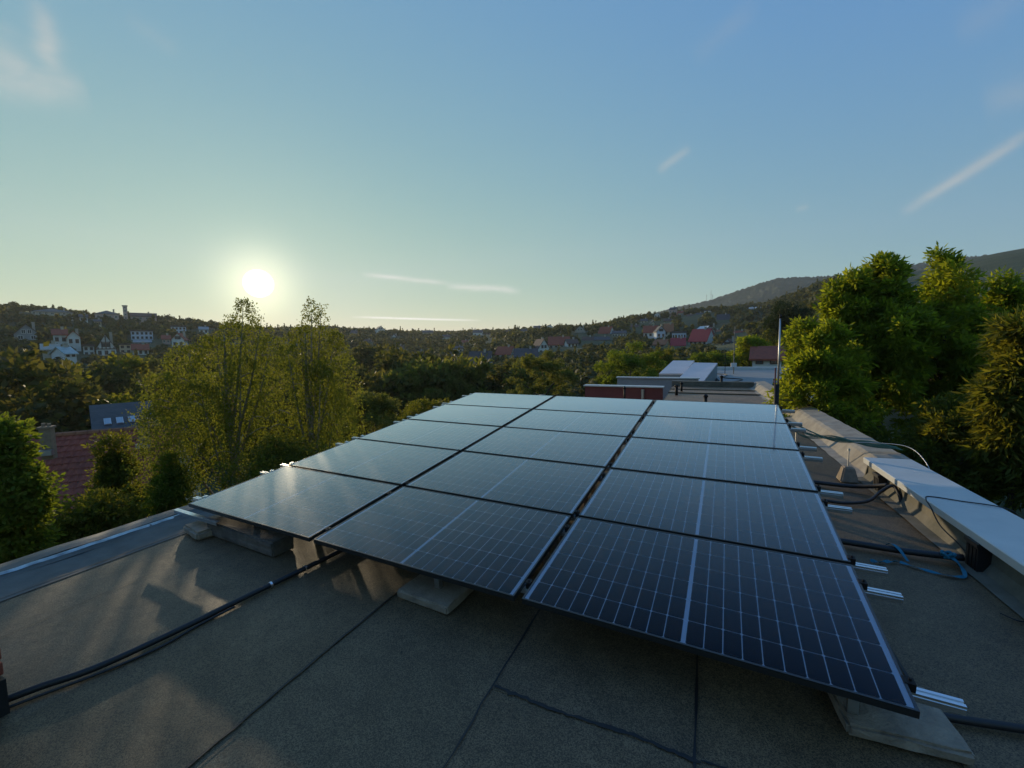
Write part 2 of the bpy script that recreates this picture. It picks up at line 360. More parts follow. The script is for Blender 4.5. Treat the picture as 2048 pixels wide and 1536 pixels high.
Zt = terrain_z(X.ravel(), Y.ravel()).reshape(X.shape); Zt[-1] = -30
idx = np.arange(nr * na).reshape(nr, na); nx = np.roll(idx, -1, axis=1)
Fq = np.stack([idx[:-1], nx[:-1], nx[1:], idx[1:]], -1).reshape(-1, 4)[:, ::-1]
tag(obj('hillside_ground', np.stack([X, Y, Zt], -1).reshape(-1, 3), Fq.copy(), M['grass'], smooth=True), kind='structure')

# far wooded mountain
MR = [(1180, 668), (1330, 628), (1392, 609), (1450, 590), (1500, 575), (1560, 557), (1640, 551), (1700, 547), (1750, 539), (1850, 524), (1950, 509), (2048, 502), (2200, 492), (2500, 480)]
cols = np.linspace(1180, 2500, 420); ry = np.interp(cols, [m[0] for m in MR], [m[1] for m in MR])
rowsN = 70; V = []
for c, y in zip(cols, ry):
    Rr = 1350 + 150 * math.sin(c * .004)
    top = at(c, y, Rr); base = at(c, 720, 700)
    for k in range(rowsN):
        t = k / (rowsN - 1)
        if t <= .86:
            s = t / .86; p = base.lerp(top, s); z = base.z + (top.z - base.z) * (s ** 1.25) ; p = Vector((p.x, p.y, z))
        else:
            s = (t - .86) / .14; q = Vector((top.x, top.y, 0)).normalized(); p = top + q * 200 * s - Vector((0, 0, 100 * s))
        g = 5 * math.sin(p.x * .02 + p.y * .013) + 4 * math.sin(p.y * .031 - p.x * .017) + 12 * math.sin(p.x * .006 - p.y * .004) * min(1, 4 * t * (1 - t))
        V.append((p.x, p.y, p.z + g * (0.3 if abs(t - .86) < .03 else 1) + rng.uniform(-2.2, 2.2)))
idx = np.arange(len(cols) * rowsN).reshape(len(cols), rowsN)
Fq = np.stack([idx[:-1, :-1], idx[1:, :-1], idx[1:, 1:], idx[:-1, 1:]], -1).reshape(-1, 4)
tag(obj('wooded_mountain', V, Fq.copy(), M['forest']), kind='structure')

# ------------------------------------------------------------------ the roof we stand on
X0, X1 = -5.10, 2.06
roof = MB().prism([(X0, -3), (X1 + .5, -3), (X1 + .5, 19.4), (-.95, 19.4), (-.95, 14.2), (X0, 14.2)], -.35, 0, 'z').obj('flat_roof', M['roof'])
tag(roof, kind='structure')
MB().prism([(X0 + .25, -2.8), (X1 + .3, -2.8), (X1 + .3, 19.2), (-.8, 19.2), (-.8, 14.0), (X0 + .25, 14.0)], -9.5, -.35, 'z').obj('wall', M['beige'], roof)
def wavy_sheet(x0, x1, y0, y1, z, seed, thick=.004):
    r = random.Random(seed); n = max(2, int((y1 - y0) / .12)); m = 3; V = []
    ox = [r.gauss(0, .004) for _ in range(n + 1)]; oy = [r.gauss(0, .004) for _ in range(n + 1)]
    for i in range(n + 1):
        y = y0 + (y1 - y0) * i / n
        for k in range(m + 1):
            x = x0 + (x1 - x0) * k / m + (ox[i] if k == 0 else oy[i] if k == m else 0)
            V.append((x, y, z + (0 if 0 < k < m else -.0005)))
    F = [(i * (m + 1) + k, i * (m + 1) + k + 1, (i + 1) * (m + 1) + k + 1, (i + 1) * (m + 1) + k) for i in range(n) for k in range(m)]
    o = obj('membrane_sheet', V, F, M['roofs'][seed % 4], roof); sm = o.modifiers.new('t', 'SOLIDIFY'); sm.thickness = thick; sm.offset = -1
    return o
def tar_line(P, w, seed):
    r = random.Random(seed); P = curve_pts(P, 14); V = []
    for i, p in enumerate(P):
        t = (P[min(i + 1, len(P) - 1)] - P[max(i - 1, 0)]).normalized(); s = Vector((-t.y, t.x, 0)); a = w * r.uniform(.35, 1.0); o = r.gauss(0, w * .25)
        V += [p + s * (o + a), p + s * (o - a)]
    return obj('tar_seam', V, [(2 * i, 2 * i + 1, 2 * i + 3, 2 * i + 2) for i in range(len(P) - 1)], M['tar'], roof)
edges = [-4.55, -3.93, -2.94, -1.94, -.93, .03, 1.03, 2.03]
for i in range(len(edges) - 1):
    cuts = [-2.9, 6.3, 14.1] if i not in (4, 5) else [-2.9, 1.79, 9.6, 14.1]
    for k in range(len(cuts) - 1):
        wavy_sheet(edges[i] - .0, edges[i + 1] + .006, cuts[k], cuts[k + 1] + .02, .004 + .003 * ((i + k) % 3), i * 5 + k)
for i, e in enumerate(edges[:-1]):
    w = .004 if i in (1, 2) else .008
    if i in (2,): continue
    tar_line([(e - .005, -2.5, .0125), (e + .01, .5, .0125), (e, 1.8, .0125), (e + .02, 4, .0125), (e, 8, .0125)], w, i)
tar_line([(-.92, 1.81, .0135), (-.6, 1.79, .0135), (-.25, 1.80, .0135), (.05, 1.78, .0135)], .012, 30)
tar_line([(.05, 1.79, .0135), (.5, 1.80, .0135), (1.03, 1.785, .0135)], .007, 31)
# raised eaves edge on the valley side
def extr(name, prof, y0, y1, mt, parent, n=60, jit=.003, seed=1, smooth=False):
    r = random.Random(seed); V = []; k = len(prof)
    for i in range(n + 1):
        y = y0 + (y1 - y0) * i / n; dz = r.gauss(0, jit); dx = r.gauss(0, jit)
        V += [(p[0] + dx, y, p[1] + (dz if p[1] > .01 else 0)) for p in prof]
    F = [(i * k + j, i * k + j + 1, (i + 1) * k + j + 1, (i + 1) * k + j) for i in range(n) for j in range(k - 1)]
    F = [f[::-1] for f in F]
    return obj(name, V, F, mt, parent, smooth)
extr('eaves_strip', [(-4.50, .008), (-4.62, .016), (-4.74, .024), (-4.84, .040)], -2.9, 14.1, M['edge_rough'], roof, seed=2, jit=.002, smooth=True)
extr('eaves_highlight', [(-4.893, .0585), (-4.905, .0635), (-4.918, .0685), (-4.93, .0715)], -2.9, 2.5, M['edge'], roof, seed=3, jit=.0015, smooth=True)  # narrow strip laid on the fillet as its painted highlight
extr('eaves_fillet', [(-4.84, .0402), (-4.865, .046), (-4.89, .056), (-4.915, .066), (-4.94, .071)], -2.9, 14.1, M['edge_rough'], roof, seed=3, jit=.0012, smooth=True)
extr('eaves_cap', [(-4.94, .0712), (-5.02, .076), (-5.12, .074), (-5.13, -.12)], -2.9, 14.1, M['edge_rough'], roof, seed=4, jit=.003, smooth=True)

# ------------------------------------------------------------------ parapet on the hill side
par = empty('parapet_wall', (2.2, 0, 0))
tag(par, 'low parapet along the tree side of the roof with pale metal coping on its near stretch', 'parapet')
def pc(name, prof, y0, y1, mt, n=40, jit=.002, seed=1, smooth=False):
    o = extr(name, [(p[0] - 2.2, p[1]) for p in prof][::-1], y0, y1, mt, par, n, jit, seed, smooth); return o
pc('bitumen_upstand', [(1.90, .016), (1.99, .03), (2.03, .10), (2.035, .272), (2.41, .272), (2.42, -.3)], -2.9, 6.62, M['upstand'], seed=5, jit=.003, smooth=False)
pc('concrete_cap', [(1.92, .016), (2.04, .04), (2.16, .20), (2.21, .235), (2.50, .275), (2.52, -.3)], 6.62, 19.4, M['concrete_top'], n=70, seed=6, jit=.004)
end = MB().prism([(1.99 - 2.2, .0), (2.035 - 2.2, .272), (2.41 - 2.2, .272), (2.42 - 2.2, 0)], 6.60, 6.625, 'y').obj('end_face', M['upstand'], par)
ys = [-2.9, -.4, 1.62, 3.64, 6.56]
for i in range(4):
    a, b = ys[i], ys[i + 1] + (.03 if i < 3 else 0); dz = .002 * (i % 2)
    m_ = MB(); prof = [(1.962, .235), (1.960, .292), (1.966, .298), (2.20, .304), (2.43, .311), (2.436, .305), (2.436, .25)]
    Vv = [(p[0] - 2.2, y, p[1] + dz) for y in (a, b) for p in prof]; k = len(prof)
    o = obj('coping_sheet', Vv, [(j, j + 1, j + 1 + k, j + k)[::-1] for j in range(k - 1)], M['coping'], par)
    sm = o.modifiers.new('t', 'SOLIDIFY'); sm.thickness = .0012
    if i < 3:
        MB().box(1.958 - 2.2, 2.438 - 2.2, b - .04, b - .025, .302, .3155).obj('standing_seam', M['coping'], par)

# ------------------------------------------------------------------ solar panels
PW, PH, PT = 1.755, 1.038, .035
GU, GV = .0516, .0348
PO = Vector((-4.51915504, 2.36629782, CAM.z - 1.46658855))
PU = Vector((.998372964, -.0570212619, 0)); PV = Vector((.05671511, .99300846, .10352579)); PN = PU.cross(PV).normalized(); PV = PN.cross(PU).normalized(); PU.normalize()
def PM(u, v, w=0):
    o = PO + PU * u + PV * v + PN * w
    return Matrix(((PU.x, PV.x, PN.x, o.x), (PU.y, PV.y, PN.y, o.y), (PU.z, PV.z, PN.z, o.z), (0, 0, 0, 1)))
LIP = .010
fm = MB()
for a, b, c, d in ((0, PW, 0, LIP), (0, PW, PH - LIP, PH), (0, LIP, LIP, PH - LIP), (PW - LIP, PW, LIP, PH - LIP)): fm.box(a, b, c, d, -PT, 0)
frame_me = fm.mesh('frame', M['frame'])
back_me = MB().box(LIP, PW - LIP, LIP, PH - LIP, -.012, -.0062).mesh('backsheet', M['backsheet'])
glass_me = mesh('glass', [(LIP, LIP, -.0015), (PW - LIP, LIP, -.0015), (PW - LIP, PH - LIP, -.0015), (LIP, PH - LIP, -.0015)], [(0, 1, 2, 3)], M['glass'])
MU, MV, CB, GAP = .022, .004, .018, .0046
pu = (PW - 2 * LIP - 2 * MU - CB) / 20; pv = (PH - 2 * LIP - 2 * MV) / 6
def cell_poly(cx, cy, z):
    hx, hy, c = pu / 2 - GAP / 2, pv / 2 - GAP / 2, .0055
    return [(cx - hx + c, cy - hy, z), (cx + hx - c, cy - hy, z), (cx + hx, cy - hy + c, z), (cx + hx, cy + hy - c, z), (cx + hx - c, cy + hy, z), (cx - hx + c, cy + hy, z), (cx - hx, cy + hy - c, z), (cx - hx, cy - hy + c, z)]
cc = [(LIP + MU + pu * (i + .5) + (CB if i >= 10 else 0), LIP + MV + pv * (j + .5)) for i in range(20) for j in range(6)]
cell_me = mesh('cell', cell_poly(0, 0, 0), [tuple(range(8))], M['cell'])
V = []; F = []
for k, (x, y) in enumerate(cc): V += cell_poly(x, y, -.004); F.append(tuple(range(8 * k, 8 * k + 8)))
cells_me = mesh('cell_grid', V, F, M['cell'])
jb_me = MB().box(PW / 2 - .05, PW / 2 + .05, PH - .16, PH - .06, -.034, -.0125).mesh('junction_box', M['black_plastic'])
RN = ['front', 'second', 'third', 'fourth', 'rear']; CN = ['left', 'middle', 'right']
for j in range(5):
    for i in range(3):
        e = empty('solar_panel', mat=PM(i * (PW + GU) + rng.uniform(-.002, .002), j * (PH + GV) + rng.uniform(-.002, .002), rng.uniform(-.002, .002)))
        extra = {(0, 2): ', nearest to the camera', (0, 0): ', over the concrete beam', (4, 2): ', by the mast', (4, 0): ''}.get((j, i), '')
        tag(e, f'black framed solar panel, {CN[i]} one of the {RN[j]} row' + extra, 'solar panel', 'solar panels of the roof array')
        for n, me in (('frame', frame_me), ('backsheet', back_me), ('glass', glass_me), ('junction_box', jb_me)): inst(n, me, e)
        if j < 2:
            for x, y in cc: inst('cell', cell_me, e, (x, y, -.004))
        else:
            inst('cell_grid', cells_me, e)['kind'] = 'stuff'
# mounting rails
RV = [.16, .87, 1.125, 1.96, 2.25, 3.13, 3.46, 4.19, 4.475, 5.17]
RL = 3 * PW + 2 * GU
rail = MB(); prof = [(-.02, -.042), (.02, -.042), (.02, -.016), (.016, -.013), (.02, -.010), (.02, 0), (.006, 0), (.006, -.008), (-.006, -.008), (-.006, 0), (-.02, 0), (-.02, -.010), (-.016, -.013), (-.02, -.016)]
rail.prism(prof[::-1], -.22, RL + .19, 'x'); rail_me = rail.mesh('rail_profile', M['alu'])
ec = MB().box(.0, .03, -.02, .02, .0, .04).box(-.010, .012, -.02, .02, .0355, .0405); ec.tube([(.014, 0, .0), (.014, 0, .052)], .006, 6); ec_me = ec.mesh('end_clamp', M['black_metal'])
ecl = MB(); ecl.V = [(-v[0], v[1], v[2]) for v in ec.V]; ecl.F = [f[::-1] for f in ec.F]; ecl_me = ecl.mesh('end_clamp', M['alu'])
mc = MB().box(-.011, .011, -.025, .025, 0, .030).box(-.018, .018, -.02, .02, .0355, .039); mc.tube([(0, 0, 0), (0, 0, .046)], .006, 6); mc_me = mc.mesh('mid_clamp', M['black_metal'])
for k, v in enumerate(RV):
    e = empty('mounting_rail', mat=PM(0, v, -PT - .001)); row = RN[k // 2]
    tag(e, f'slotted aluminium mounting rail under the {row} row of panels, the {"nearer" if k % 2 == 0 else "farther"} of its two', 'rail', 'mounting rails of the solar array')
    inst('rail_profile', rail_me, e); inst('end_clamp', ec_me, e, (RL + .002, 0, 0)); inst('end_clamp', ecl_me, e, (-.002, 0, 0))
    for i in (1, 2): inst('mid_clamp', mc_me, e, (i * (PW + GU) - GU / 2, 0, 0))
    zb = PO.z + PV.z * v - PT - .043
    for u, top in (((.8, .143), (2.87, .064), (5.2, .068)) if k == 0 else ((.55, .012), (2.0, .012), (3.4, .012), (4.9, .012))):
        o = MB().box(-.02, .02, -.02, .02, -(zb - top) - .04, -.043).obj('leg', M['alu'], e); o.location = (u, 0, 0)
# flat aluminium strip that sticks out past the near left corner
st_ = MB().box(-.22, .52, -.02, .02, -.003, 0).box(-.22, .52, -.02, -.017, -.03, -.0031)
for h in range(7): st_.box(-.16 + h * .1, -.12 + h * .1, -.006, .006, .0001, .0012)
o = st_.obj('slotted_strip', M['alu']); o.matrix_world = PM(0.0, -.02, -.085)
tag(o, 'short perforated aluminium angle strip jutting out below the near left panel corner', 'metal strip')

# ------------------------------------------------------------------ concrete ballast
def block(label, cx, cy, sx, sy, sz, rz, m, seed, bev=.012, z=.012, jit=.004):
    o = rough_block('concrete_block', sx, sy, sz, m, None, bev, jit, seed); o.location = (cx, cy, z); o.rotation_euler = (0, 0, rz)
    return tag(o, label, 'concrete block', 'concrete blocks weighing down the array')
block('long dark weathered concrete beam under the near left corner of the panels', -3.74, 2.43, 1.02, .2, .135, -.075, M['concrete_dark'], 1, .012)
block('short flat grey slab sticking out left of the long concrete beam', -4.33, 2.44, .36, .34, .08, -.2, M['concrete'], 2, .02)
block('grey concrete slab half under the front edge of the middle panel column', -1.66, 2.42, .44, .40, .055, -.09, M['concrete'], 3, .008)
block('broad pale concrete slab under the nearest right corner of the array', .85, 2.36, .44, .38, .06, .06, M['concrete'], 4, .014)

# ------------------------------------------------------------------ pipes and cables on the roof
def cable(name, label, P, r, m, cat='cable', group=None, seg=10, n=10, corr=0):
    Q = curve_pts(P, n); R = [r * (1 + (corr * (i % 2))) for i in range(len(Q))]
    o = MB().tube(Q, R, seg).obj(name, m, None, True); return tag(o, label, cat, group)
cp = [(-3.16, .68), (-3.09, .86), (-2.985, 1.06), (-2.915, 1.42), (-2.865, 1.83), (-2.80, 2.3), (-2.765, 2.65), (-2.72, 3.3)]
c0 = empty('cable_conduit', (-2.9, 1.5, 0)); tag(c0, 'black corrugated conduit running from the brick chimney to under the panels', 'conduit')
def cpart(name, P, r, m, par, n=10, seg=10):
    o = MB().tube([p - par.location for p in curve_pts(P, n)], r, seg).obj(name, m, par, True); return o
cpart('pipe', [Vector((x, y, .036)) for x, y in cp], .019, M['black_plastic'], c0)
for x, y in ((-2.845, 1.98), (-2.81, 2.25)):
    MB().tube([(x - c0.location.x, y - c0.location.y - .008, .036), (x - c0.location.x, y - c0.location.y + .008, .036)], .0225, 12).obj('clip', M['alu'], c0)
cable('thin_cable', 'thin black cable lying beside the conduit near the chimney', [(-3.12, .66, .02), (-3.03, .86, .02), (-2.93, 1.08, .02), (-2.87, 1.3, .02), (-2.87, 1.5, .022), (-2.85, 1.72, .022)], .0075, M['black_plastic'])
cable('roof_pipe', 'black pipe leaving the array by the near right slab towards the parapet', [(.7, 2.40, .032), (1.03, 2.42, .032), (1.4, 2.485, .032), (1.75, 2.55, .032), (1.97, 2.6, .04)], .019, M['black_plastic'], 'pipe')
cable('roof_pipe', 'straight black pipe with a blue strap tied round it, ending at a scupper', [(.9, 4.33, .05), (1.25, 4.31, .05), (1.6, 4.29, .05), (1.93, 4.27, .07)], .026, M['black_plastic'], 'pipe')
cable('roof_pipe', 'black pipe beside the concrete rod foot, rising to the parapet outlet', [(1.1, 6.12, .05), (1.41, 6.08, .05), (1.7, 6.03, .06), (1.86, 5.93, .11), (1.97, 5.82, .17)], .024, M['black_plastic'], 'pipe')
cable('roof_pipe', 'black hose curving up from the third row of panels to the parapet outlet', [(1.3, 5.45, .035), (1.5, 5.44, .035), (1.72, 5.55, .05), (1.88, 5.72, .12), (1.98, 5.74, .19), (2.01, 5.66, .13), (2.015, 5.6, .05)], .017, M['black_plastic'], 'pipe')
def scupper(y, label, h):
    e = empty('roof_outlet', (2.0, y, 0)); tag(e, label, 'roof outlet')
    MB().box(-.05, .03, -.075, .075, .016, h).obj('housing', M['black_plastic'], e)
    MB().box(-.062, -.05, -.085, .085, h - .03, h + .0).obj('rim', M['black_plastic'], e)
    for k in range(3): MB().box(-.0555, -.05, -.06 + k * .045, -.035 + k * .045, .03, h - .045).obj('grille_bar', M['black_metal'], e)
scupper(4.22, 'black boxed roof outlet in the parapet where the strapped pipe ends', .24)
scupper(6.1, 'small black roof outlet at the parapet behind the concrete rod foot', .22)
def ribbon(name, P, w, m, parent=None, twist=0):
    P = curve_pts(P, 8); V = []
    for i, p in enumerate(P):
        t = (P[min(i + 1, len(P) - 1)] - P[max(i - 1, 0)]).normalized(); s = t.cross(Vector((0, 0, 1)))
        s = (s.normalized() if s.length > .01 else Vector((1, 0, 0))); s = Quaternion(t, twist * math.sin(i * .5)) @ s
        V += [p + s * w / 2, p - s * w / 2]
    o = obj(name, V, [(2 * i, 2 * i + 1, 2 * i + 3, 2 * i + 2) for i in range(len(P) - 1)], m, parent); sm = o.modifiers.new('t', 'SOLIDIFY'); sm.thickness = .002; return o
be = empty('blue_strap', (1.7, 4.2, 0)); tag(be, 'blue lashing strap knotted on the black pipe and looped on the roof', 'strap')
def bl(P, tw=.5, w=.025): return ribbon('webbing', [Vector(p) - be.location for p in P], w, M['blue'], be, tw)
bl([(1.83, 4.25, .085), (1.86, 4.18, .06), (1.86, 4.08, .02), (1.80, 4.02, .018), (1.68, 4.03, .018), (1.58, 4.08, .018), (1.50, 4.13, .02)])
bl([(1.47, 4.38, .02), (1.50, 4.32, .085), (1.53, 4.26, .08), (1.56, 4.16, .022)], .2)
bl([(1.49, 4.13, .02), (1.42, 4.10, .024), (1.36, 4.07, .02), (1.30, 4.08, .018)], .9)
kn = MB()
for q in range(5):
    a = q * 1.3; kn.tube(curve_pts([(.13 + .03 * math.cos(a), .06 + .03 * math.sin(a), .06), (.13 + .04 * math.cos(a + 1), .05 + .03 * math.sin(a + 1), .10), (.13 + .03 * math.cos(a + 2), .06 + .04 * math.sin(a + 2), .07)], 4), .011, 6)
kn.obj('knot', M['blue'], be)
# lightning rod foot
rf = empty('rod_foot', (1.77, 6.42, .012)); tag(rf, 'tapered concrete foot holding a short upright rod beside the parapet end', 'rod holder')
b0 = [(-.10, -.10, 0), (.10, -.10, 0), (.10, .10, 0), (-.10, .10, 0), (-.055, -.055, .19), (.055, -.055, .19), (.055, .055, .19), (-.055, .055, .19)]
bm = bmesh.new(); vv = [bm.verts.new(p) for p in b0]
for f in ((0, 3, 2, 1), (4, 5, 6, 7), (0, 1, 5, 4), (1, 2, 6, 5), (2, 3, 7, 6), (3, 0, 4, 7)): bm.faces.new([vv[i] for i in f])
bmesh.ops.bevel(bm, geom=bm.edges[:], offset=.014, segments=3, affect='EDGES'); me = bpy.data.meshes.new('foot'); bm.to_mesh(me); bm.free(); me.materials.append(M['concrete']); inst('foot', me, rf)
MB().tube([(0, 0, .185), (0, 0, .40)], .007, 8).obj('rod', M['steel'], rf); MB().tube([(0, 0, .385), (0, 0, .415)], .013, 8).obj('cap', M['steel'], rf)
# green cables and netting over the parapet end
for k in range(12):
    dy = k * .02; h = .07 * math.sin(k * 2.1)
    cable('green_wire', 'green plastic wire in a slack bundle between the array and the parapet end', [(1.22, 7.35 + dy, .60 + h * .4), (1.5, 7.3 + dy, .42 + h), (1.85, 7.22 + dy, .37 - h * .4), (2.2, 7.1 + dy * .6, .36 + h * .5), (2.5, 7.0 + dy, .335)], .0045, M['greencab'], 'wire', 'green wires over the parapet end', 6)
cable('loose_wire', 'thin grey wire looping up over the far end of the metal coping', [(1.98, 7.0, .40), (2.2, 6.9, .43), (2.42, 6.65, .45), (2.5, 6.4, .33), (2.52, 6.2, .1)], .004, M['steel'], 'wire')
cable('loose_wire', 'thin black wire lying in a bend across the metal coping', [(2.55, 4.85, .22), (2.45, 4.87, .318), (2.2, 4.98, .314), (2.02, 5.05, .308), (1.965, 4.98, .30), (1.955, 4.86, .26), (1.96, 4.7, .16), (1.99, 4.5, .10), (2.0, 4.4, .06)], .005, M['black_plastic'], 'wire')
cable('loose_wire', 'thin dark wire drooping down the parapet face by the nearer outlet', [(2.01, 3.66, .24), (1.98, 3.62, .1), (1.93, 3.55, .025), (1.86, 3.5, .02), (1.8, 3.56, .02)], .004, M['black_plastic'], 'wire')
# small post near the rear rails
po = empty('short_peg', (1.46, 7.75, 0)); tag(po, 'short dark peg standing behind the green wires', 'peg'); MB().tube([(0, 0, 0), (0, 0, .36)], .012, 8).obj('stem', M['steel'], po); MB().tube([(0, 0, .36), (0, 0, .40)], .018, 8).obj('cap', M['black_metal'], po)

# mast
ms = empty('lightning_mast', (1.335, 8.83, 0)); tag(ms, 'tall thin lightning rod on a thick black post behind the rear right panel', 'mast')
MB().tube([(0, 0, 0), (0, 0, 1.02)], .04, 14).obj('post', M['black_metal'], ms, True)
MB().tube([(-.03, 0, .9), (-.03, 0, 1.32)], .012, 8).obj('stay_tube', M['redwall'], ms, True)
MB().tube([(.02, 0, .9), (.015, .02, 2.2)], [.017, .013], 8).obj('rod', M['steel'], ms, True)
MB().tube([(.02, .02, 2.2), (.02, .02, 2.27)], [.02, .016], 8).obj('tip', M['black_metal'], ms, True)
MB().tube([(.03, 0, .74), (.27, .02, .735)], .009, 6).obj('side_arm', M['black_metal'], ms, True)
MB().box(-.12, .12, -.12, .12, .012, .05).obj('base_plate', M['black_metal'], ms)

# brick chimney at the picture's edge
ch = empty('brick_chimney', (-3.315, .50, 0)); tag(ch, 'red brick chimney on a tarred plinth at the left picture edge', 'chimney')
MB().box(-.27, .27, -.25, .25, 0, .185).obj('plinth', M['tar'], ch)
MB().box(-.245, .245, -.225, .225, .185, 1.0).obj('mortar_core', M['mortar'], ch)
MB().box(-.30, .30, -.28, .28, 1.0, 1.07).obj('cap_slab', M['concrete'], ch)
bme = None
def brick_mesh(sx, sy, sz):
    bm = bmesh.new(); bmesh.ops.create_cube(bm, size=1)
    for v in bm.verts: v.co = Vector((v.co.x * sx, v.co.y * sy, v.co.z * sz))
    bmesh.ops.bevel(bm, geom=bm.edges[:], offset=.004, segments=1, affect='EDGES'); me = bpy.data.meshes.new('brick'); bm.to_mesh(me); bm.free(); me.materials.append(M['brick']); return me
bx, by = brick_mesh(.235, .03, .063), brick_mesh(.03, .215, .063)
for c in range(10):
    z = .228 + c * .078; o = .0 if c % 2 else .0
    for k in range(2):
        for s in (-1, 1):
            inst('brick', bx, ch, (-.123 + k * .246 + rng.uniform(-.002, .002), s * .2385, z)); inst('brick', by, ch, (s * .2585, -.113 + k * .226, z))

# ------------------------------------------------------------------ foliage builders
def leaf_quads(C, A, B):
    """rhombic leaves: centre, half-length vector, half-width vector"""
    n = len(C); V = np.empty((n, 4, 3), np.float32)
    V[:, 0] = C - A; V[:, 1] = C + B - A * .1; V[:, 2] = C + A; V[:, 3] = C - B - A * .1
    return V.reshape(-1, 3), np.arange(4 * n).reshape(n, 4)
def unit(v): return v / np.maximum(np.linalg.norm(v, axis=1, keepdims=True), 1e-9)
def rnd_dirs(n): return unit(rng.normal(size=(n, 3)))
def crown_points(n_cl, R, shape=1.0, shell=.55, taper=0):
    d = rnd_dirs(n_cl); rad = shell + (1 - shell) * rng.random(n_cl) ** .5
    lump = 1 + .22 * np.sin(d[:, 0] * 5 + R[0]) * np.cos(d[:, 1] * 4 + R[2]) + .15 * np.sin(d[:, 2] * 7 + R[1] * 3)
    p = d * rad[:, None] * lump[:, None]; p = p / np.abs(p).max(axis=0) * .92
    p[:, :2] *= (1 - taper * np.clip(p[:, 2:3] + .2, 0, 1.2))
    return p * np.array(R)
def tufted_crown(R, n_cl, tufts, leaflets, L, Wd, cl_r, shell=.5, droop=.3, taper=0):
    """crown made of leaf sprays gathered into clumps"""
    P = crown_points(n_cl, R, shell=shell, taper=taper); cr = cl_r * rng.uniform(.6, 1.3, n_cl)
    k = np.repeat(np.arange(n_cl), tufts); c = P[k] + rnd_dirs(len(k)) * (cr[k] * rng.random(len(k)) ** .4)[:, None] * np.array([1, 1, .7])
    out = unit(c - P[k] * .75 + rng.normal(size=c.shape) * .25); out[:, 2] += .15; out = unit(out)
    m = np.repeat(np.arange(len(c)), leaflets); d = unit(out[m] * .7 + rnd_dirs(len(m)) * .9); d[:, 2] -= droop * rng.random(len(m)); d = unit(d)
    ll = L * rng.uniform(.6, 1.25, len(m)); C = c[m] + d * (ll * rng.uniform(.5, 1.3, len(m)))[:, None]
    side = unit(np.cross(d, rnd_dirs(len(m)))); return leaf_quads(C, d * (ll / 2)[:, None], side * (ll * Wd)[:, None]), P
def conifer_crown(h, r, n, L, Wd, base=.08):
    t = rng.random(n) ** .8; z = h * (base + (1 - base) * t); a = rng.random(n) * 2 * math.pi
    lay = (.72 + .28 * np.abs(np.sin(z / h * 34 + np.sin(a * 3) * .8))); rr_ = r * (1 - t) ** .85 * lay * np.sqrt(rng.uniform(.25, 1, n)) + .03 * r
    C = np.stack([rr_ * np.cos(a), rr_ * np.sin(a), z - .25 * rr_], 1)
    d = unit(np.stack([np.cos(a), np.sin(a), rng.uniform(-.6, .15, n)], 1) + rng.normal(size=(n, 3)) * .35); s = unit(np.cross(d, rnd_dirs(n))); ll = L * rng.uniform(.6, 1.3, n)
    return leaf_quads(C, d * (ll / 2)[:, None], s * (ll * Wd)[:, None])
def limbs(parent, base, tops, r0, m, seg=6, name='limb'):
    for t in tops:
        b = Vector(base); t = Vector(t); mid = b.lerp(t, .5) + Vector((rng.uniform(-.2, .2), rng.uniform(-.2, .2), rng.uniform(0, .25))) * (t - b).length * .4
        Q = curve_pts([b, mid, t], 5); R = [r0 * (1 - .82 * i / (len(Q) - 1)) for i in range(len(Q))]
        MB().tube(Q, R, seg).obj(name, m, parent, True)
def tree_thing(name, label, px, top_y, r, wpx, hpx, leafm, kind='tuft', group=None, dens=1.0, L=.13, Wd=.2, bark=None, depth=None, n_cl=90, cl=.5, shell=.5, cat='tree', droop=.3, base_z=None, nlimb=9, lean=(0, 0), taper=.15):
    """near tree: crown centre placed at a pixel column, top pixel row and distance"""
    top = at(px, top_y, r); Rx = span(px, r, wpx) / 2; H = hpx * r * math.cos(math.atan((px - 1024) / FPX)) / FPX
    g = gz(top.x, top.y) if base_z is None else base_z
    e = empty(name, (top.x, top.y, g)); tag(e, label, cat, group)
    cz = top.z - H / 2 - g; bark = bark or M['bark']
    (V, F), P = tufted_crown((Rx, (depth or Rx), H / 2), n_cl, int(40 * dens), 9, L, Wd, cl, shell, droop, taper)
    V = V * np.array([1, 1, 1]) ; V[:, 2] += cz
    obj('crown', V, F, leafm, e)
    th = max(cz - H * .2, .5)
    Q = curve_pts([(lean[0], lean[1], 0), (lean[0] * .5 + rng.uniform(-.1, .1), lean[1] * .5, th * .5), (0, 0, th), (0, 0, cz + H * .2)], 5)
    r0 = max(.06, H * .028); MB().tube(Q, [r0 * (1 - .75 * i / (len(Q) - 1)) for i in range(len(Q))], 9).obj('trunk', bark, e, True)
    sel = P[np.argsort(-np.abs(P[:, 0]) - np.abs(P[:, 1]))][: nlimb * 3: 3]
    limbs(e, (0, 0, th), [(p[0] * .85, p[1] * .85, p[2] * .85 + cz) for p in sel], r0 * .55, bark)
    return e

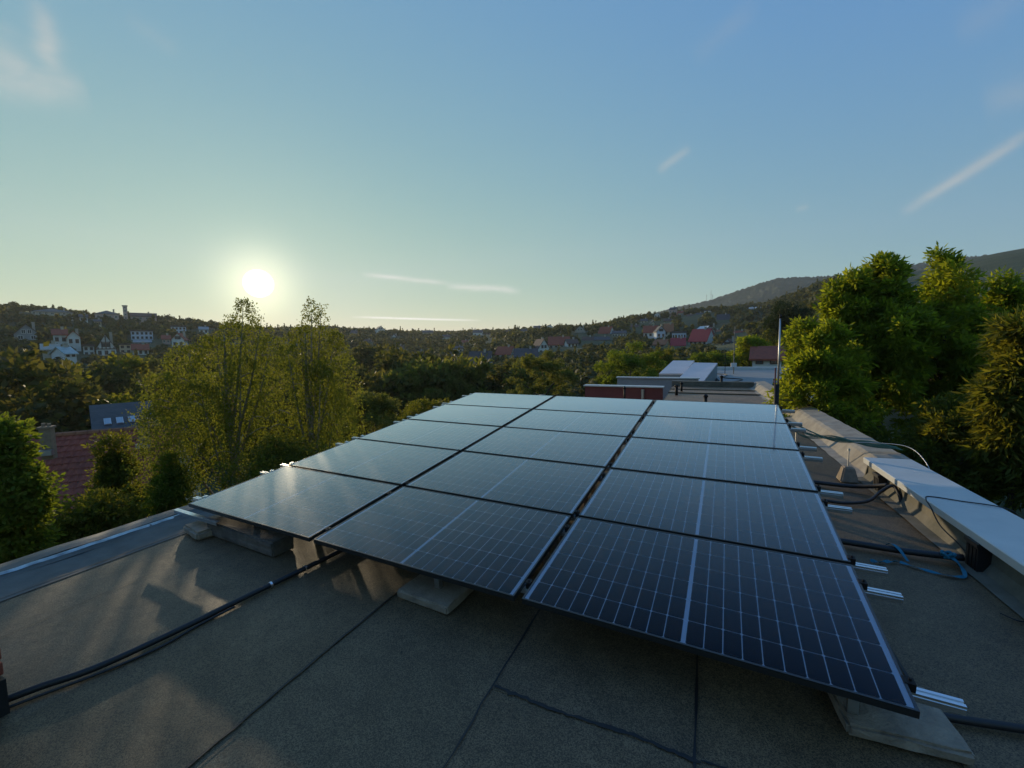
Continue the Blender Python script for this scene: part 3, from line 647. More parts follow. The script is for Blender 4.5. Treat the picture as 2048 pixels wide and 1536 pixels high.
# weeping birches on the valley side
def weeping(label, px, r, leaders, bottom, group):
    """leaders: (column, top row, radius m, strands, depth offset m)"""
    c = math.cos(math.atan((px - 1024) / FPX)); k = r * c / FPX
    b0 = at(px, 760, r); g = gz(b0.x, b0.y); e = empty('weeping_birch', (b0.x, b0.y, g)); tag(e, label, 'tree', group)
    right = Vector((RT.x, RT.y, 0)).normalized(); away = Vector((b0.x, b0.y, 0)).normalized()
    CC = []; htop = max(at(l[0], l[1], r).z for l in leaders) - g
    Q = curve_pts([(0, 0, 0), (.1, .05, htop * .4), (-.05, 0, htop * .7), (0, 0, htop * .9)], 6); MB().tube(Q, [.17 * (1 - .9 * i / (len(Q) - 1)) for i in range(len(Q))], 9).obj('trunk', M['bark_pale'], e, True)
    for (lx, ly, lr, ns, dz) in leaders:
        t = at(lx, ly, r) + away * dz - Vector((b0.x, b0.y, g)); zb = at(px, bottom, r).z - g
        q = rng.random(ns) ** 1.3; zs = t.z - (t.z - zb) * .72 * q - .02; dep = t.z - zs
        env = lr * np.minimum(1.15, .10 + np.sqrt(dep / 2.2)); a = rng.random(ns) * 6.283; rad = env * np.sqrt(rng.uniform(.02, 1, ns))
        ln = rng.uniform(.35, 1.7, ns) * np.minimum(1, .3 + dep * .6)
        n = 48; s = np.linspace(0, 1, n)[None, :]; ca, sa = np.cos(a)[:, None], np.sin(a)[:, None]
        out = .30 * ln[:, None] * (1 - np.exp(-3 * s)); wob = .07 * np.sin(s * 7 + a[:, None] * 5)
        X_ = t.x + rad[:, None] * ca + ca * out + wob; Y_ = t.y + rad[:, None] * sa + sa * out + wob * .6
        Z_ = zs[:, None] + .16 * np.sin(np.clip(s * 5, 0, math.pi)) * ln[:, None] - ln[:, None] * s ** 1.3
        C = np.stack([X_, Y_, Z_], -1).reshape(-1, 3); C = C + rng.normal(size=C.shape) * .045; CC.append(C[rng.random(len(C)) < .72])
        z0 = max(t.z * .45, t.z - 4.5); Q = curve_pts([(0, 0, z0), (t.x * .6, t.y * .6, (z0 + t.z) / 2), (t.x, t.y, t.z - .15)], 6); MB().tube(Q, [.06 * (1 - .92 * i / (len(Q) - 1)) for i in range(len(Q))], 6).obj('limb', M['bark_pale'], e, True)
        for _ in range(5):
            aa_ = rng.random() * 6.28; f = rng.uniform(.1, .6); z1 = t.z - f * (t.z - zb); rr_ = lr * min(1, .2 + f)
            Q = curve_pts([(t.x * .95, t.y * .95, z1), (t.x + .5 * rr_ * math.cos(aa_), t.y + .5 * rr_ * math.sin(aa_), z1 + .3 * rr_), (t.x + rr_ * math.cos(aa_), t.y + rr_ * math.sin(aa_), z1 + .1 * rr_)], 4)
            MB().tube(Q, [.022 * (1 - .85 * i / (len(Q) - 1)) for i in range(len(Q))], 5).obj('limb', M['bark_pale'], e, True)
    C = np.concatenate(CC); m = len(C)
    d = unit(np.array([0, 0, -1.0]) + rng.normal(size=(m, 3)) * .55); w = unit(np.cross(d, rnd_dirs(m))); ll = rng.uniform(.038, .075, m)
    V, F = leaf_quads(C, d * (ll / 2)[:, None], w * (ll * .34)[:, None]); obj('crown', V, F, M['leaf_birch'], e)
    return e
WG = 'weeping birches below the roof'
weeping('broad weeping birch under the sun with hanging golden green strands', 455, 16.5, [(486, 600, .55, 130, 0), (462, 628, .6, 90, .6), (520, 632, .5, 50, -.5), (430, 668, .9, 150, .2), (372, 688, .95, 150, 0), (330, 745, .9, 150, -.4), (312, 800, .7, 110, .3), (545, 668, .7, 60, .4), (480, 715, 1.3, 130, -.8), (400, 760, 1.2, 200, -.9)], 1010, WG)
weeping('slender weeping birch with a thin see-through top, beside the one under the sun', 615, 15.5, [(622, 596, .36, 75, 0), (642, 606, .3, 45, .2), (598, 650, .7, 130, .3), (668, 660, .55, 100, 0), (575, 690, .9, 110, -.4), (640, 720, 1.1, 190, -.6), (675, 770, .6, 100, .4)], 960, WG)

# ------------------------------------------------------------------ near and middle trees
T = tree_thing
T('leafy_tree', 'bright lime green tree at the left picture edge below the roof eaves', -8, 822, 11.5, 180, 330, M['leaf_lime'], n_cl=90, cl=.30, L=.10, Wd=.24, dens=1.0, droop=.5, taper=.6)
T('leafy_tree', 'dark pointed tree in front of the red tiled roof with two chimneys', 228, 872, 17, 125, 260, M['leaf_dark'], n_cl=70, cl=.36, L=.11, dens=1.0, taper=.6)
T('leafy_tree', 'small yellowish tree tucked between the red roof and the weeping birch', 335, 905, 15.5, 80, 150, M['leaf_lime'], n_cl=45, cl=.3, L=.09, dens=1.0, droop=.6, taper=.3)
T('leafy_shrub', 'dark shrub right below the near left corner of the solar array', 180, 985, 13, 190, 190, M['leaf_dark'], n_cl=70, cl=.4, L=.1, dens=1.0, cat='shrub')
T('leafy_shrub', 'wide dark shrub right below the left edge of the solar array', 560, 880, 13, 260, 220, M['leaf_dark'], n_cl=90, cl=.4, L=.1, dens=1.0, cat='shrub')
T('leafy_shrub', 'sunlit green thicket just beyond the far left edge of the array', 735, 782, 21, 150, 170, M['leaf_olive'], n_cl=90, cl=.45, L=.12, dens=1.0, cat='shrub')
T('leafy_shrub', 'darker thicket between the sunlit thicket and the rear panels', 850, 790, 24, 150, 150, M['leaf_dark'], n_cl=80, cl=.5, L=.13, dens=1.0, cat='shrub')
T('leafy_tree', 'low yellow green rounded tree left of the pale-tipped rounded tree', 890, 740, 46, 150, 95, M['leaf_olive'], n_cl=90, cl=.7, L=.2, dens=1.0)
T('leafy_tree', 'rounded tree with pale upright shoots directly behind the rear middle panels', 1085, 704, 33, 185, 140, M['leaf_olive'], n_cl=110, cl=.45, L=.14, dens=1.0, droop=-.3, taper=.3)
T('leafy_tree', 'large yellow green tree left of the white neighbouring roofs', 1262, 686, 40, 165, 150, M['leaf_lime'], n_cl=110, cl=.6, L=.18, dens=1.0, taper=.2)
T('leafy_tree', 'dark green tree between the big yellow green tree and the hill houses', 1330, 697, 52, 80, 80, M['leaf_dark'], n_cl=60, cl=.6, L=.2, dens=.8)
T('leafy_shrub', 'yellow green shrub behind the grey neighbouring roof', 1415, 706, 62, 100, 34, M['leaf_lime'], n_cl=60, cl=.5, L=.2, dens=.8, cat='shrub')
T('leafy_tree', 'green tree left of the near red roofed house', 1500, 672, 62, 100, 90, M['leaf_ash'], n_cl=80, cl=.8, L=.24, dens=.9, taper=.3)
T('leafy_tree', 'olive tree behind the near red roofed house', 1560, 650, 80, 130, 100, M['leaf_dark'], n_cl=90, cl=1.0, L=.28, dens=.9)
T('leafy_tree', 'tall sunlit tree right of the mast with spiky leaf sprays at its top', 1775, 506, 15, 250, 330, M['leaf_ash'], n_cl=174, cl=0.24, L=.15, Wd=.17, dens=0.62, shell=.35, depth=2.2, taper=.6)
T('leafy_tree', 'tallest tree near the right picture edge before the wooded mountain', 1900, 494, 16, 240, 420, M['leaf_ash'], n_cl=188, cl=0.26, L=.15, Wd=.17, dens=0.62, shell=.35, depth=2.2, taper=.55)
T('leafy_tree', 'side crown of leaf sprays left of the tall sunlit tree', 1700, 545, 14.5, 190, 260, M['leaf_ash'], n_cl=101, cl=0.24, L=.15, Wd=.17, dens=0.62, shell=.35, taper=.5)
T('leafy_tree', 'leafy tree right of the tallest tree, before the mountain foot', 2000, 545, 17, 190, 340, M['leaf_ash'], n_cl=130, cl=0.27, L=.15, Wd=.17, dens=0.62, shell=.35, taper=.5)
T('leafy_tree', 'lower leafy tree leaning over the parapet right of the lightning rod', 1655, 640, 12.5, 230, 290, M['leaf_ash'], n_cl=145, cl=0.22, L=.13, Wd=.17, dens=0.62, shell=.35, taper=.3)
T('leafy_tree', 'dark feathery tree cut by the right picture edge', 2065, 600, 10.5, 200, 420, M['leaf_dark'], n_cl=159, cl=0.24, L=.17, Wd=.10, dens=0.62, shell=.35, droop=.9, taper=.3)
T('leafy_tree', 'shaded tree behind the metal coping with a pale slanting trunk', 1930, 800, 11, 240, 230, M['leaf_dark'], n_cl=101, cl=0.23, L=.12, Wd=.16, dens=0.56, bark=M['bark_pale'], lean=(-.4, 0))
T('leafy_tree', 'broad leafy tree behind the feathery tree at the right picture edge', 2120, 560, 19, 330, 420, M['leaf_ash'], n_cl=140, cl=.4, L=.17, Wd=.17, dens=.7, shell=.35, taper=.4)
T('leafy_shrub', 'dark bush along the outside of the concrete parapet', 1740, 850, 12, 210, 180, M['leaf_dark'], n_cl=70, cl=.36, L=.11, dens=.9, cat='shrub')
T('leafy_tree', 'tall tree filling the gap behind the two tall right-hand trees', 1840, 610, 24, 400, 400, M['leaf_dark'], n_cl=130, cl=.65, L=.2, dens=.9, shell=.3, taper=.3)
T('pine_tree', 'dark flat-topped pine on the slope above the mast', 1575, 600, 70, 75, 75, M['leaf_pine'], n_cl=50, cl=.9, L=.28, Wd=.12, dens=.9, taper=-.2)

# prototypes for trees of the valley and the far slope
def proto(leafm, R, n_cl, tufts, lf, L, cl, trunk=.25, shell=.55):
    (V, F), P = tufted_crown(R, n_cl, tufts, lf, L, .3, cl, shell); V[:, 2] += R[2] + 1.2
    Q = [(0, 0, -1.5), (.1, 0, 1), (0, .1, R[2] + 1.2)]
    return mesh('crown', V, F, leafm), MB().tube(Q, [trunk, trunk * .8, trunk * .4], 7).mesh('trunk', M['bark'], True)
def cproto(h, r, n, L):
    V, F = conifer_crown(h, r, n, L, .25); return mesh('crown', V, F, M['leaf_pine']), MB().tube([(0, 0, -1.5), (0, 0, h * .9)], [.2, .04], 7).mesh('trunk', M['bark'], True)
PR = [proto(M['leaf_dark'], (3.1, 3.1, 3.2), 40, 14, 5, .55, .9), proto(M['leaf_far'], (2.6, 2.6, 3.8), 40, 14, 5, .55, .9), proto(M['leaf_olive'], (3.4, 3.4, 2.8), 40, 14, 5, .55, .9), proto(M['leaf_far'], (3.6, 3.3, 3.3), 44, 14, 5, .6, 1.0),
      cproto(9, 2.0, 1500, .7), cproto(12, 1.5, 1500, .7)]
KEEP = []   # (x, y, radius) of houses, kept clear of trees


# ------------------------------------------------------------------ houses
def house(label, px, base_y, r, wpx, wall_px, roof_px, ridge='x', roofm='tile_red', wallm='white', yaw=0, depth=None, win=(3, 1), name='house', group=None, chim=1, cat='house', z=None, half_timber=False):
    p = at(px, base_y, r); k = r * math.cos(math.atan((px - 1024) / FPX)) / FPX
    w = span(px, r, wpx); h = wall_px * k; rh = roof_px * k; d = depth or max(5.0, w * .75 if ridge == 'x' else w * 1.1)
    rz = -math.atan2(p.x, p.y) + yaw
    e = empty(name, (p.x, p.y, p.z), rz); tag(e, label, cat, group)
    off = d / 2; x0, x1, y0, y1 = -w / 2, w / 2, 0, d; KEEP.append((p.x + math.sin(math.atan2(p.x, p.y)) * off, p.y + math.cos(math.atan2(p.x, p.y)) * off, max(w, d) * .6, r, (p.z - CAM.z) / r, (p.z + h + rh - CAM.z) / r))
    wm = M[wallm]; b = MB()
    if ridge == 'x': b.prism([(y0, -4), (y1, -4), (y1, h), ((y0 + y1) / 2, h + rh), (y0, h)] if roof_px else [(y0, -4), (y1, -4), (y1, h), (y0, h)], x0, x1, 'x')
    elif ridge == 'y': b.prism([(x0, -4), (x1, -4), (x1, h), (0, h + rh), (x0, h)][::-1], y0, y1, 'y')
    else: b.box(x0, x1, y0, y1, -4, h)
    b.obj('wall', wm, e)
    o_ = .45; t = .22; rb = MB()
    if ridge == 'x':
        s = rh / (d / 2); ym = (y0 + y1) / 2
        rb.prism([(y0 - o_, h - o_ * s + .03), (ym, h + rh + .03), (y1 + o_, h - o_ * s + .03), (y1 + o_, h - o_ * s + t + .03), (ym, h + rh + t + .05), (y0 - o_, h - o_ * s + t + .03)], x0 - .35, x1 + .35, 'x')
    elif ridge == 'y':
        s = rh / (w / 2)
        rb.prism([(x0 - o_, h - o_ * s + .03), (0, h + rh + .03), (x1 + o_, h - o_ * s + .03), (x1 + o_, h - o_ * s + t + .03), (0, h + rh + t + .05), (x0 - o_, h - o_ * s + t + .03)][::-1], y0 - .35, y1 + .35, 'y')
    elif ridge == 'hip':
        q = min(w, d) * .5; ym = (y0 + y1) / 2
        rx0, rx1 = (x0 + q, x1 - q) if w > d else (-.2, .2)
        rb.add([(x0 - o_, y0 - o_, h), (x1 + o_, y0 - o_, h), (x1 + o_, y1 + o_, h), (x0 - o_, y1 + o_, h), (rx0, ym, h + rh), (rx1, ym, h + rh), ], [(0, 3, 2, 1), (0, 1, 5, 4), (1, 2, 5), (2, 3, 4, 5), (3, 0, 4)])
    else: rb.box(x0 - .3, x1 + .3, y0 - .3, y1 + .3, h + .003, h + max(rh, .3))
    ro = rb.obj('roof', M[roofm], e)
    if chim and ridge in 'xyhip' and ridge != 'flat':
        cx = x0 + w * .7 if ridge == 'x' else .3 * w; cyy = (y0 + y1) / 2 + (0 if ridge == 'x' else .2 * d)
        MB().box(cx - .35, cx + .35, cyy - .35, cyy + .35, h + rh * .3, h + rh + .9).box(cx - .42, cx + .42, cyy - .42, cyy + .42, h + rh + .9, h + rh + 1.05).obj('chimney', M['beige'], ro)
    nx, nz_ = win
    ww, wh = min(1.0, w / (nx * 2.4 + .1)), min(1.15, h / (nz_ * 2.1 + .01)) if nz_ else 1
    def window(cx, cz, ww=ww, wh=wh, side='y'):
        f = MB()
        if side == 'y':
            f.box(cx - ww / 2 - .1, cx + ww / 2 + .1, y0 - .07, y0 - .002, cz - wh / 2 - .1, cz + wh / 2 + .1); pn = MB().box(cx - ww / 2, cx - .04, y0 - .09, y0 - .072, cz - wh / 2, cz + wh / 2).box(cx + .04, cx + ww / 2, y0 - .09, y0 - .072, cz - wh / 2, cz + wh / 2)
        else:
            sx = x1 if side == 'r' else x0; sg = 1 if side == 'r' else -1; a, c = sorted((sx + sg * .002, sx + sg * .07)); a2, c2 = sorted((sx + sg * .072, sx + sg * .09))
            f.box(a, c, cx - ww / 2 - .1, cx + ww / 2 + .1, cz - wh / 2 - .1, cz + wh / 2 + .1); pn = MB().box(a2, c2, cx - ww / 2, cx - .04, cz - wh / 2, cz + wh / 2).box(a2, c2, cx + .04, cx + ww / 2, cz - wh / 2, cz + wh / 2)
        fo = f.obj('window', M['brownwall'] if wallm in ('white', 'cream', 'bluewhite') else M['white'], e); pn.obj('pane', M['glasspane'], fo)
    for j in range(nz_):
        for i in range(nx): window(x0 + w * (i + .5) / nx, h * (j + .5) / nz_ + .1)
    if ridge == 'y' and rh > 2 and nz_:
        window(-w * .12, h + rh * .28, .8, 1.1); window(w * .12, h + rh * .28, .8, 1.1)
    if ridge == 'x' and nz_ and r < 260:
        sd = 'r' if px < 1024 else 'l'
        window(d * .3, h * .5, .9, wh, sd); window(d * .7, h * .5, .9, wh, sd)
    if half_timber:
        for k in range(5):
            xx = x0 * .8 + k * w * .2; zt = h + rh * (1 - abs(xx) / (w / 2)) - .3
            MB().box(xx - .12, xx + .12, y0 - .06, y0 - .003, h, max(h + .3, zt)).obj('timber', M['brownwall'], e)
        MB().box(x0, x1, y0 - .1, y0 - .062, h - .15, h + .15).obj('timber', M['brownwall'], e); MB().box(x0 * .5, x1 * .5, y0 - .1, y0 - .062, h + rh * .45, h + rh * .45 + .25).obj('timber', M['brownwall'], e)
    return e

H = house
# left slope
H('long dark roofed building crowning the ridge at the far left', 106, 638, 330, 84, 14, 9, 'hip', 'slate', 'beige', win=(7, 2), cat='building')
H('small tower block standing up on the ridge right of the long dark building', 252, 640, 335, 9, 28, 0, 'flat', 'grey', 'pink', win=(1, 4), chim=0, cat='tower', name='tower_block', depth=5)
H('low grey roofed building on the ridge next to the tower block', 215, 640, 335, 48, 12, 8, 'hip', 'slate', 'pink', win=(4, 1))
H('red roofed building sloping down the ridge right of the tower block', 288, 641, 335, 52, 8, 7, 'x', 'tile_brown', 'pink', win=(4, 1))
H('dark steep roofed house with a white dormer on the left slope', 55, 682, 215, 52, 13, 20, 'y', 'tile_brown', 'grey', win=(2, 1))
H('left one of two white houses with red roofs on the left slope', 122, 690, 205, 28, 21, 10, 'x', 'tile_red', 'white', win=(2, 1))
H('white gabled right one of two houses with red roofs on the left slope', 149, 692, 200, 26, 18, 11, 'y', 'tile_red', 'white', win=(2, 1))
H('low house with a pale beige roof in front of the two white houses', 102, 706, 160, 34, 7, 10, 'x', 'beige', 'beige', win=(3, 1))
H('small house with a shiny pale teal roof on the left slope', 142, 716, 155, 26, 9, 12, 'x', 'roof_teal', 'white', .5, win=(2, 1))
H('narrow white house wing left of the half-timbered gable', 179, 713, 190, 22, 20, 4, 'flat', 'slate', 'white', win=(2, 2), chim=0)
H('white gabled house with brown half-timbering on the left slope', 214, 714, 187, 40, 16, 28, 'y', 'tile_brown', 'white', win=(3, 1), half_timber=True)
H('cream flat roofed house right of the half-timbered gable', 252, 708, 200, 24, 18, 3, 'flat', 'slate', 'cream', win=(2, 2), chim=0)
H('house with a red roof and white wall left of the weeping birch', 282, 711, 192, 32, 12, 10, 'x', 'tile_red', 'white', win=(3, 1))
H('stepped pale modern house on the middle of the left slope', 285, 680, 262, 44, 17, 3, 'flat', 'slate', 'bluewhite', win=(5, 2), chim=0)
H('long low white house below the stepped modern one', 286, 693, 238, 34, 8, 4, 'x', 'grey', 'white', win=(4, 1), chim=0)
H('pinkish small house beside the white gable near the weeping birch', 333, 688, 235, 16, 10, 7, 'x', 'tile_red', 'pink', win=(2, 1))
H('white gabled house with a red porch roof just left of the weeping birch', 357, 697, 225, 26, 18, 12, 'y', 'tile_red', 'white', -.3, win=(2, 1))
H('pale terraced house high on the left slope', 358, 668, 290, 30, 14, 3, 'flat', 'slate', 'bluewhite', win=(4, 2), chim=0)
H('small white house high on the left slope beside the terraced one', 408, 668, 290, 18, 9, 5, 'x', 'grey', 'white', win=(2, 1))
H('tiny white house on the saddle right of the long ridge building', 168, 644, 325, 16, 10, 5, 'x', 'slate', 'white', win=(2, 1))
H('tiny pale house above the green trees left of the tower block', 196, 652, 310, 14, 9, 4, 'x', 'slate', 'cream', win=(2, 1))
# middle of the valley and far centre
GC = 'small pale houses scattered on the far central slope'; LC = 'small pale house scattered among trees on the far central slope'
for a in ((762, 668, 430, 16, 9, 6, 'y', 'slate', 'white'), (708, 674, 410, 13, 8, 5, 'x', 'slate', 'beige'), (788, 680, 400, 7, 7, 4, 'y', 'slate', 'white'), (855, 671, 440, 22, 6, 4, 'x', 'slate', 'beige'), (893, 683, 390, 14, 9, 4, 'x', 'slate', 'white'),
          (955, 674, 430, 18, 9, 4, 'x', 'slate', 'white'), (972, 676, 420, 14, 7, 3, 'flat', 'slate', 'bluewhite'), (840, 716, 230, 13, 9, 5, 'x', 'tile_brown', 'beige'), (917, 706, 250, 18, 9, 4, 'x', 'slate', 'white'), (905, 714, 225, 14, 6, 4, 'x', 'tile_brown', 'white'),
          (1015, 671, 420, 14, 6, 4, 'x', 'tile_brown', 'white'), (1075, 662, 400, 16, 6, 4, 'x', 'slate', 'beige'), (1100, 660, 390, 12, 6, 4, 'y', 'slate', 'white'), (985, 690, 330, 12, 7, 4, 'y', 'tile_brown', 'white'), (930, 692, 340, 12, 7, 4, 'x', 'tile_red', 'beige'), (1048, 668, 360, 12, 6, 4, 'x', 'slate', 'white'), (735, 690, 330, 13, 7, 4, 'x', 'tile_brown', 'beige'), (800, 703, 280, 14, 7, 5, 'x', 'tile_brown', 'beige')):
    H(LC, *a, win=(2, 1), group=GC, yaw=float(rng.uniform(-.4, .4)))
H('reddish roofed house low in the valley left of the dark roofed house', 912, 742, 150, 36, 8, 15, 'x', 'tile_brown', 'cream', .2, win=(3, 1))
H('dark slate roofed house with a white gable in the valley centre', 958, 738, 145, 44, 10, 24, 'x', 'slate', 'white', -.25, win=(3, 1))
H('red roofed house with a white gable end above the long blue-black roof', 1006, 716, 180, 34, 8, 14, 'x', 'tile_red', 'white', -.5, win=(3, 1))
H('long blue-black roofed house above the rounded tree', 1052, 721, 150, 46, 8, 15, 'x', 'slate', 'white', win=(4, 1))
H('brown roofed house with a bright white gable right of the blue-black roof', 1088, 709, 170, 28, 10, 20, 'y', 'tile_brown', 'white', .5, win=(2, 1))
H('deep red roofed house with two red dormers on the centre slope', 1118, 701, 190, 42, 12, 15, 'x', 'tile_red', 'white', win=(4, 1))
H('white balconied house right of the deep red roof', 1146, 704, 185, 22, 17, 8, 'x', 'tile_brown', 'white', .3, win=(3, 2))
H('beige house with a dark pointed roof high on the centre slope', 1160, 672, 275, 22, 10, 10, 'y', 'slate', 'beige', win=(2, 1))
H('house with a tall white gable and red roof on the centre slope', 1208, 674, 265, 26, 8, 12, 'x', 'tile_red', 'white', -.5, win=(2, 1))
H('row of white house fronts left of the red hill houses', 1238, 676, 255, 28, 9, 5, 'x', 'slate', 'white', win=(5, 1))
H('white framed house below the tall white gable on the centre slope', 1204, 690, 225, 30, 10, 6, 'x', 'slate', 'white', win=(4, 1))
H('brown roofed house half hidden below the beige pointed house', 1176, 690, 225, 22, 9, 7, 'x', 'tile_brown', 'beige', win=(2, 1))
# right hill cluster
H('white house with a red roof at the left end of the hill cluster', 1301, 676, 232, 28, 12, 12, 'x', 'tile_red', 'white', win=(3, 1))
H('pale blue gabled house with a dark blue roof in the hill cluster', 1322, 679, 222, 18, 16, 10, 'y', 'slate', 'bluewhite', .3, win=(2, 1))
H('orange roofed house standing behind the pale blue gable', 1337, 672, 245, 18, 10, 14, 'x', 'tile_orange', 'cream', win=(2, 1))
H('wide white house with a dark flat roof in the hill cluster', 1358, 680, 220, 28, 14, 4, 'flat', 'slate', 'bluewhite', win=(5, 1), chim=0)
H('large bright red roofed house with dormers and a white gable end', 1395, 694, 198, 42, 13, 22, 'x', 'tile_bright', 'white', -.55, win=(4, 1))
H('dark red roofed house below the white flat roofed one', 1356, 700, 178, 28, 10, 13, 'x', 'tile_bright', 'beige', win=(4, 1))
H('small cream house with an orange roof left of the dark red roof', 1318, 697, 178, 26, 8, 9, 'x', 'tile_orange', 'cream', -.4, win=(2, 1))
H('pale blue gabled house with a brown roof apart on the right', 1454, 703, 160, 24, 12, 12, 'y', 'tile_brown', 'bluewhite', -.2, win=(2, 1))
H('dark brown tiered house above the bright red roof', 1421, 676, 240, 20, 16, 10, 'y', 'tile_brown', 'brownwall', win=(2, 2))
H('long white sloping roofed house above the bright red roof', 1404, 664, 270, 24, 6, 5, 'x', 'white', 'white', -.7, win=(2, 1), chim=0)
H('white house with a dark blue roof high on the hill below the mountain', 1446, 648, 300, 24, 9, 10, 'x', 'slate', 'bluewhite', win=(3, 1))
H('flat white house near the hilltop below the mountain ridge', 1415, 630, 345, 14, 8, 2, 'flat', 'slate', 'white', win=(3, 1), chim=0)
H('low red roofed house among trees right of the hill cluster', 1479, 678, 235, 22, 8, 8, 'x', 'tile_red', 'pink', win=(2, 1))
H('small orange roofed house above the pale blue gable on the right', 1431, 672, 262, 18, 7, 5, 'x', 'tile_orange', 'pink', win=(2, 1))
GH = 'tiny houses near the hilltop left of the mountain'; LH = 'tiny pale house near the tree-lined hilltop left of the mountain'
for a in ((1344, 627, 345, 12, 8, 4, 'x', 'slate', 'pink'), (1314, 637, 340, 10, 8, 4, 'y', 'slate', 'white'), (1380, 640, 330, 12, 7, 4, 'x', 'tile_brown', 'beige'), (1379, 655, 300, 9, 6, 4, 'y', 'slate', 'white'), (1288, 648, 320, 13, 6, 4, 'x', 'slate', 'white'), (1306, 655, 300, 8, 8, 4, 'y', 'slate', 'cream'), (1268, 660, 290, 14, 6, 4, 'x', 'tile_brown', 'white'), (1360, 632, 345, 10, 6, 4, 'x', 'tile_red', 'beige'), (1502, 622, 420, 8, 5, 2, 'x', 'white', 'white'), (1516, 621, 425, 10, 5, 2, 'x', 'white', 'white'), (1335, 648, 310, 14, 6, 4, 'x', 'tile_brown', 'beige'), (1398, 636, 335, 12, 6, 4, 'x', 'slate', 'beige')):
    H(LH, *a, win=(2, 1), group=GH, yaw=float(rng.uniform(-.4, .4)))
# near red roofed house on the right, beyond the grey roof
H('near house with a plain red tiled roof left of the lightning rod', 1533, 732, 58, 58, 14, 21, 'x', 'tile_red', 'white', win=(2, 1), chim=0)
# low white wall along the road on the slope
a, b = at(1372, 707, 128), at(1476, 705, 122); dv = (b - a)
rw = empty('road_wall', a, math.atan2(dv.y, dv.x)); tag(rw, 'low white wall along the road below the pale blue gable', 'wall')
MB().box(0, dv.length, -.15, .15, -3, .35).obj('wall', M['white'], rw); MB().box(-.1, dv.length + .1, -.22, .22, .35, .47).obj('cap', M['white'], rw)

# red tiled house below the eaves, on the valley side
A, B = at(50, 879, 27), at(352, 846, 25.5); u = Vector((B.x - A.x, B.y - A.y, 0)); Ln = u.length; u.normalize(); rzh = math.atan2(u.y, u.x); zr = (A.z + B.z) / 2
rh_ = empty('tiled_house', (A.x, A.y, zr), rzh); tag(rh_, 'house below the eaves with a long red tiled roof and two chimneys', 'house')
sl_ = .75; dh = 4.6
MB().prism([(-dh + .4, -7), (dh - .4, -7), (dh - .4, -dh * sl_), (0, -.3), (-dh + .4, -dh * sl_)], 0, Ln, 'x').obj('wall', M['cream'], rh_)
rf_ = MB().prism([(-dh, -dh * sl_ - .02), (0, -.05), (dh, -dh * sl_ - .02), (dh, -dh * sl_ - .22), (0, -.25), (-dh, -dh * sl_ - .22)][::-1], -.3, Ln + .3, 'x').obj('roof', M['tile_brown'], rh_)
tv = []; tf = []; nrow = 17; tw = .235
ncol = int((Ln + .6) / tw); th_ = math.atan(sl_); dlen = dh / math.cos(th_)
for s_ in (-1, 1):
    for i in range(nrow):
        d0 = dlen * i / nrow + .02; d1 = dlen * (i + 1) / nrow + .06
        for j in range(ncol):
            x0_ = -.3 + j * tw; jz = rng.uniform(-.006, .01)
            k = len(tv)
            for dd, lift in ((d0, .012), (d1, .05)):
                for q, hh in ((0, 0), (.3, .03), (.62, .03), (.8, 0), (1.0, -.004)):
                    tv.append((x0_ + q * tw, s_ * dd * math.cos(th_), -.05 - dd * math.sin(th_) + lift + hh + jz))
            for q in range(4):
                f = (k + q, k + q + 1, k + 5 + q + 1, k + 5 + q); tf.append(f if s_ < 0 else f[::-1])
            tf.append((k + 5, k + 6, k + 7, k + 8) )
tl = obj('roof_tiles', tv, tf, M['tile_red'], rh_); tl['kind'] = 'stuff'
for j in range(int(Ln / .4)): MB().prism([(-.13, -.06), (-.09, .05), (0, .09), (.09, .05), (.13, -.06)][::-1], j * .4, j * .4 + .385, 'x').obj('ridge_tile', M['tile_orange'], rh_)
def chimney_on(px, py0, py1, rr0, nm='chimney'):
    p = at(px, py1, rr0); q = rh_.matrix_world if False else None
    lp = Matrix.Rotation(-rzh, 4, 'Z') @ (p - Vector((A.x, A.y, zr))); hh = (py1 - py0) * rr0 * math.cos(math.atan((px - 1024) / FPX)) / FPX
    o = MB().box(-.17, .17, -.17, .17, -.5, hh).box(-.21, .21, -.21, .21, hh, hh + .08).tube([(-.08, 0, hh + .08), (-.08, 0, hh + .22)], .06, 10).tube([(.08, 0, hh + .08), (.08, 0, hh + .19)], .06, 10).obj('chimney', M['chimney_brown'], rh_); o.location = lp
    MB().box(-.22, .22, -.42, -.173, -.3, -.10).obj('flashing', M['steel'], o)
chimney_on(97, 856, 893, 25.0); chimney_on(289, 840, 880, 24.5)
# dark roofed house with skylights behind it
dk = H('dark slate roofed house with three bright skylights behind the red tiled roof', 258, 882, 36, 108, 14, 46, 'x', 'slate', 'beige', .05, depth=7, win=(3, 1), chim=0)
Pm = dk.matrix_world
kk = 36 * math.cos(math.atan((258 - 1024) / FPX)) / FPX; h0, rh0 = 14 * kk, 46 * kk; an = math.atan2(rh0, 3.5)
for i, xo in enumerate((-.86, -.28, .30)):
    e2 = MB().box(-.17, .17, -.4, .4, 0, .06).obj('skylight', M['steel'], dk); e2.location = (xo, 1.2, h0 + rh0 * 1.2 / 3.5 + .27); e2.rotation_euler = (an, 0, 0)
    MB().box(-.13, .13, -.36, .36, .062, .075).obj('pane', M['skylight'], e2)

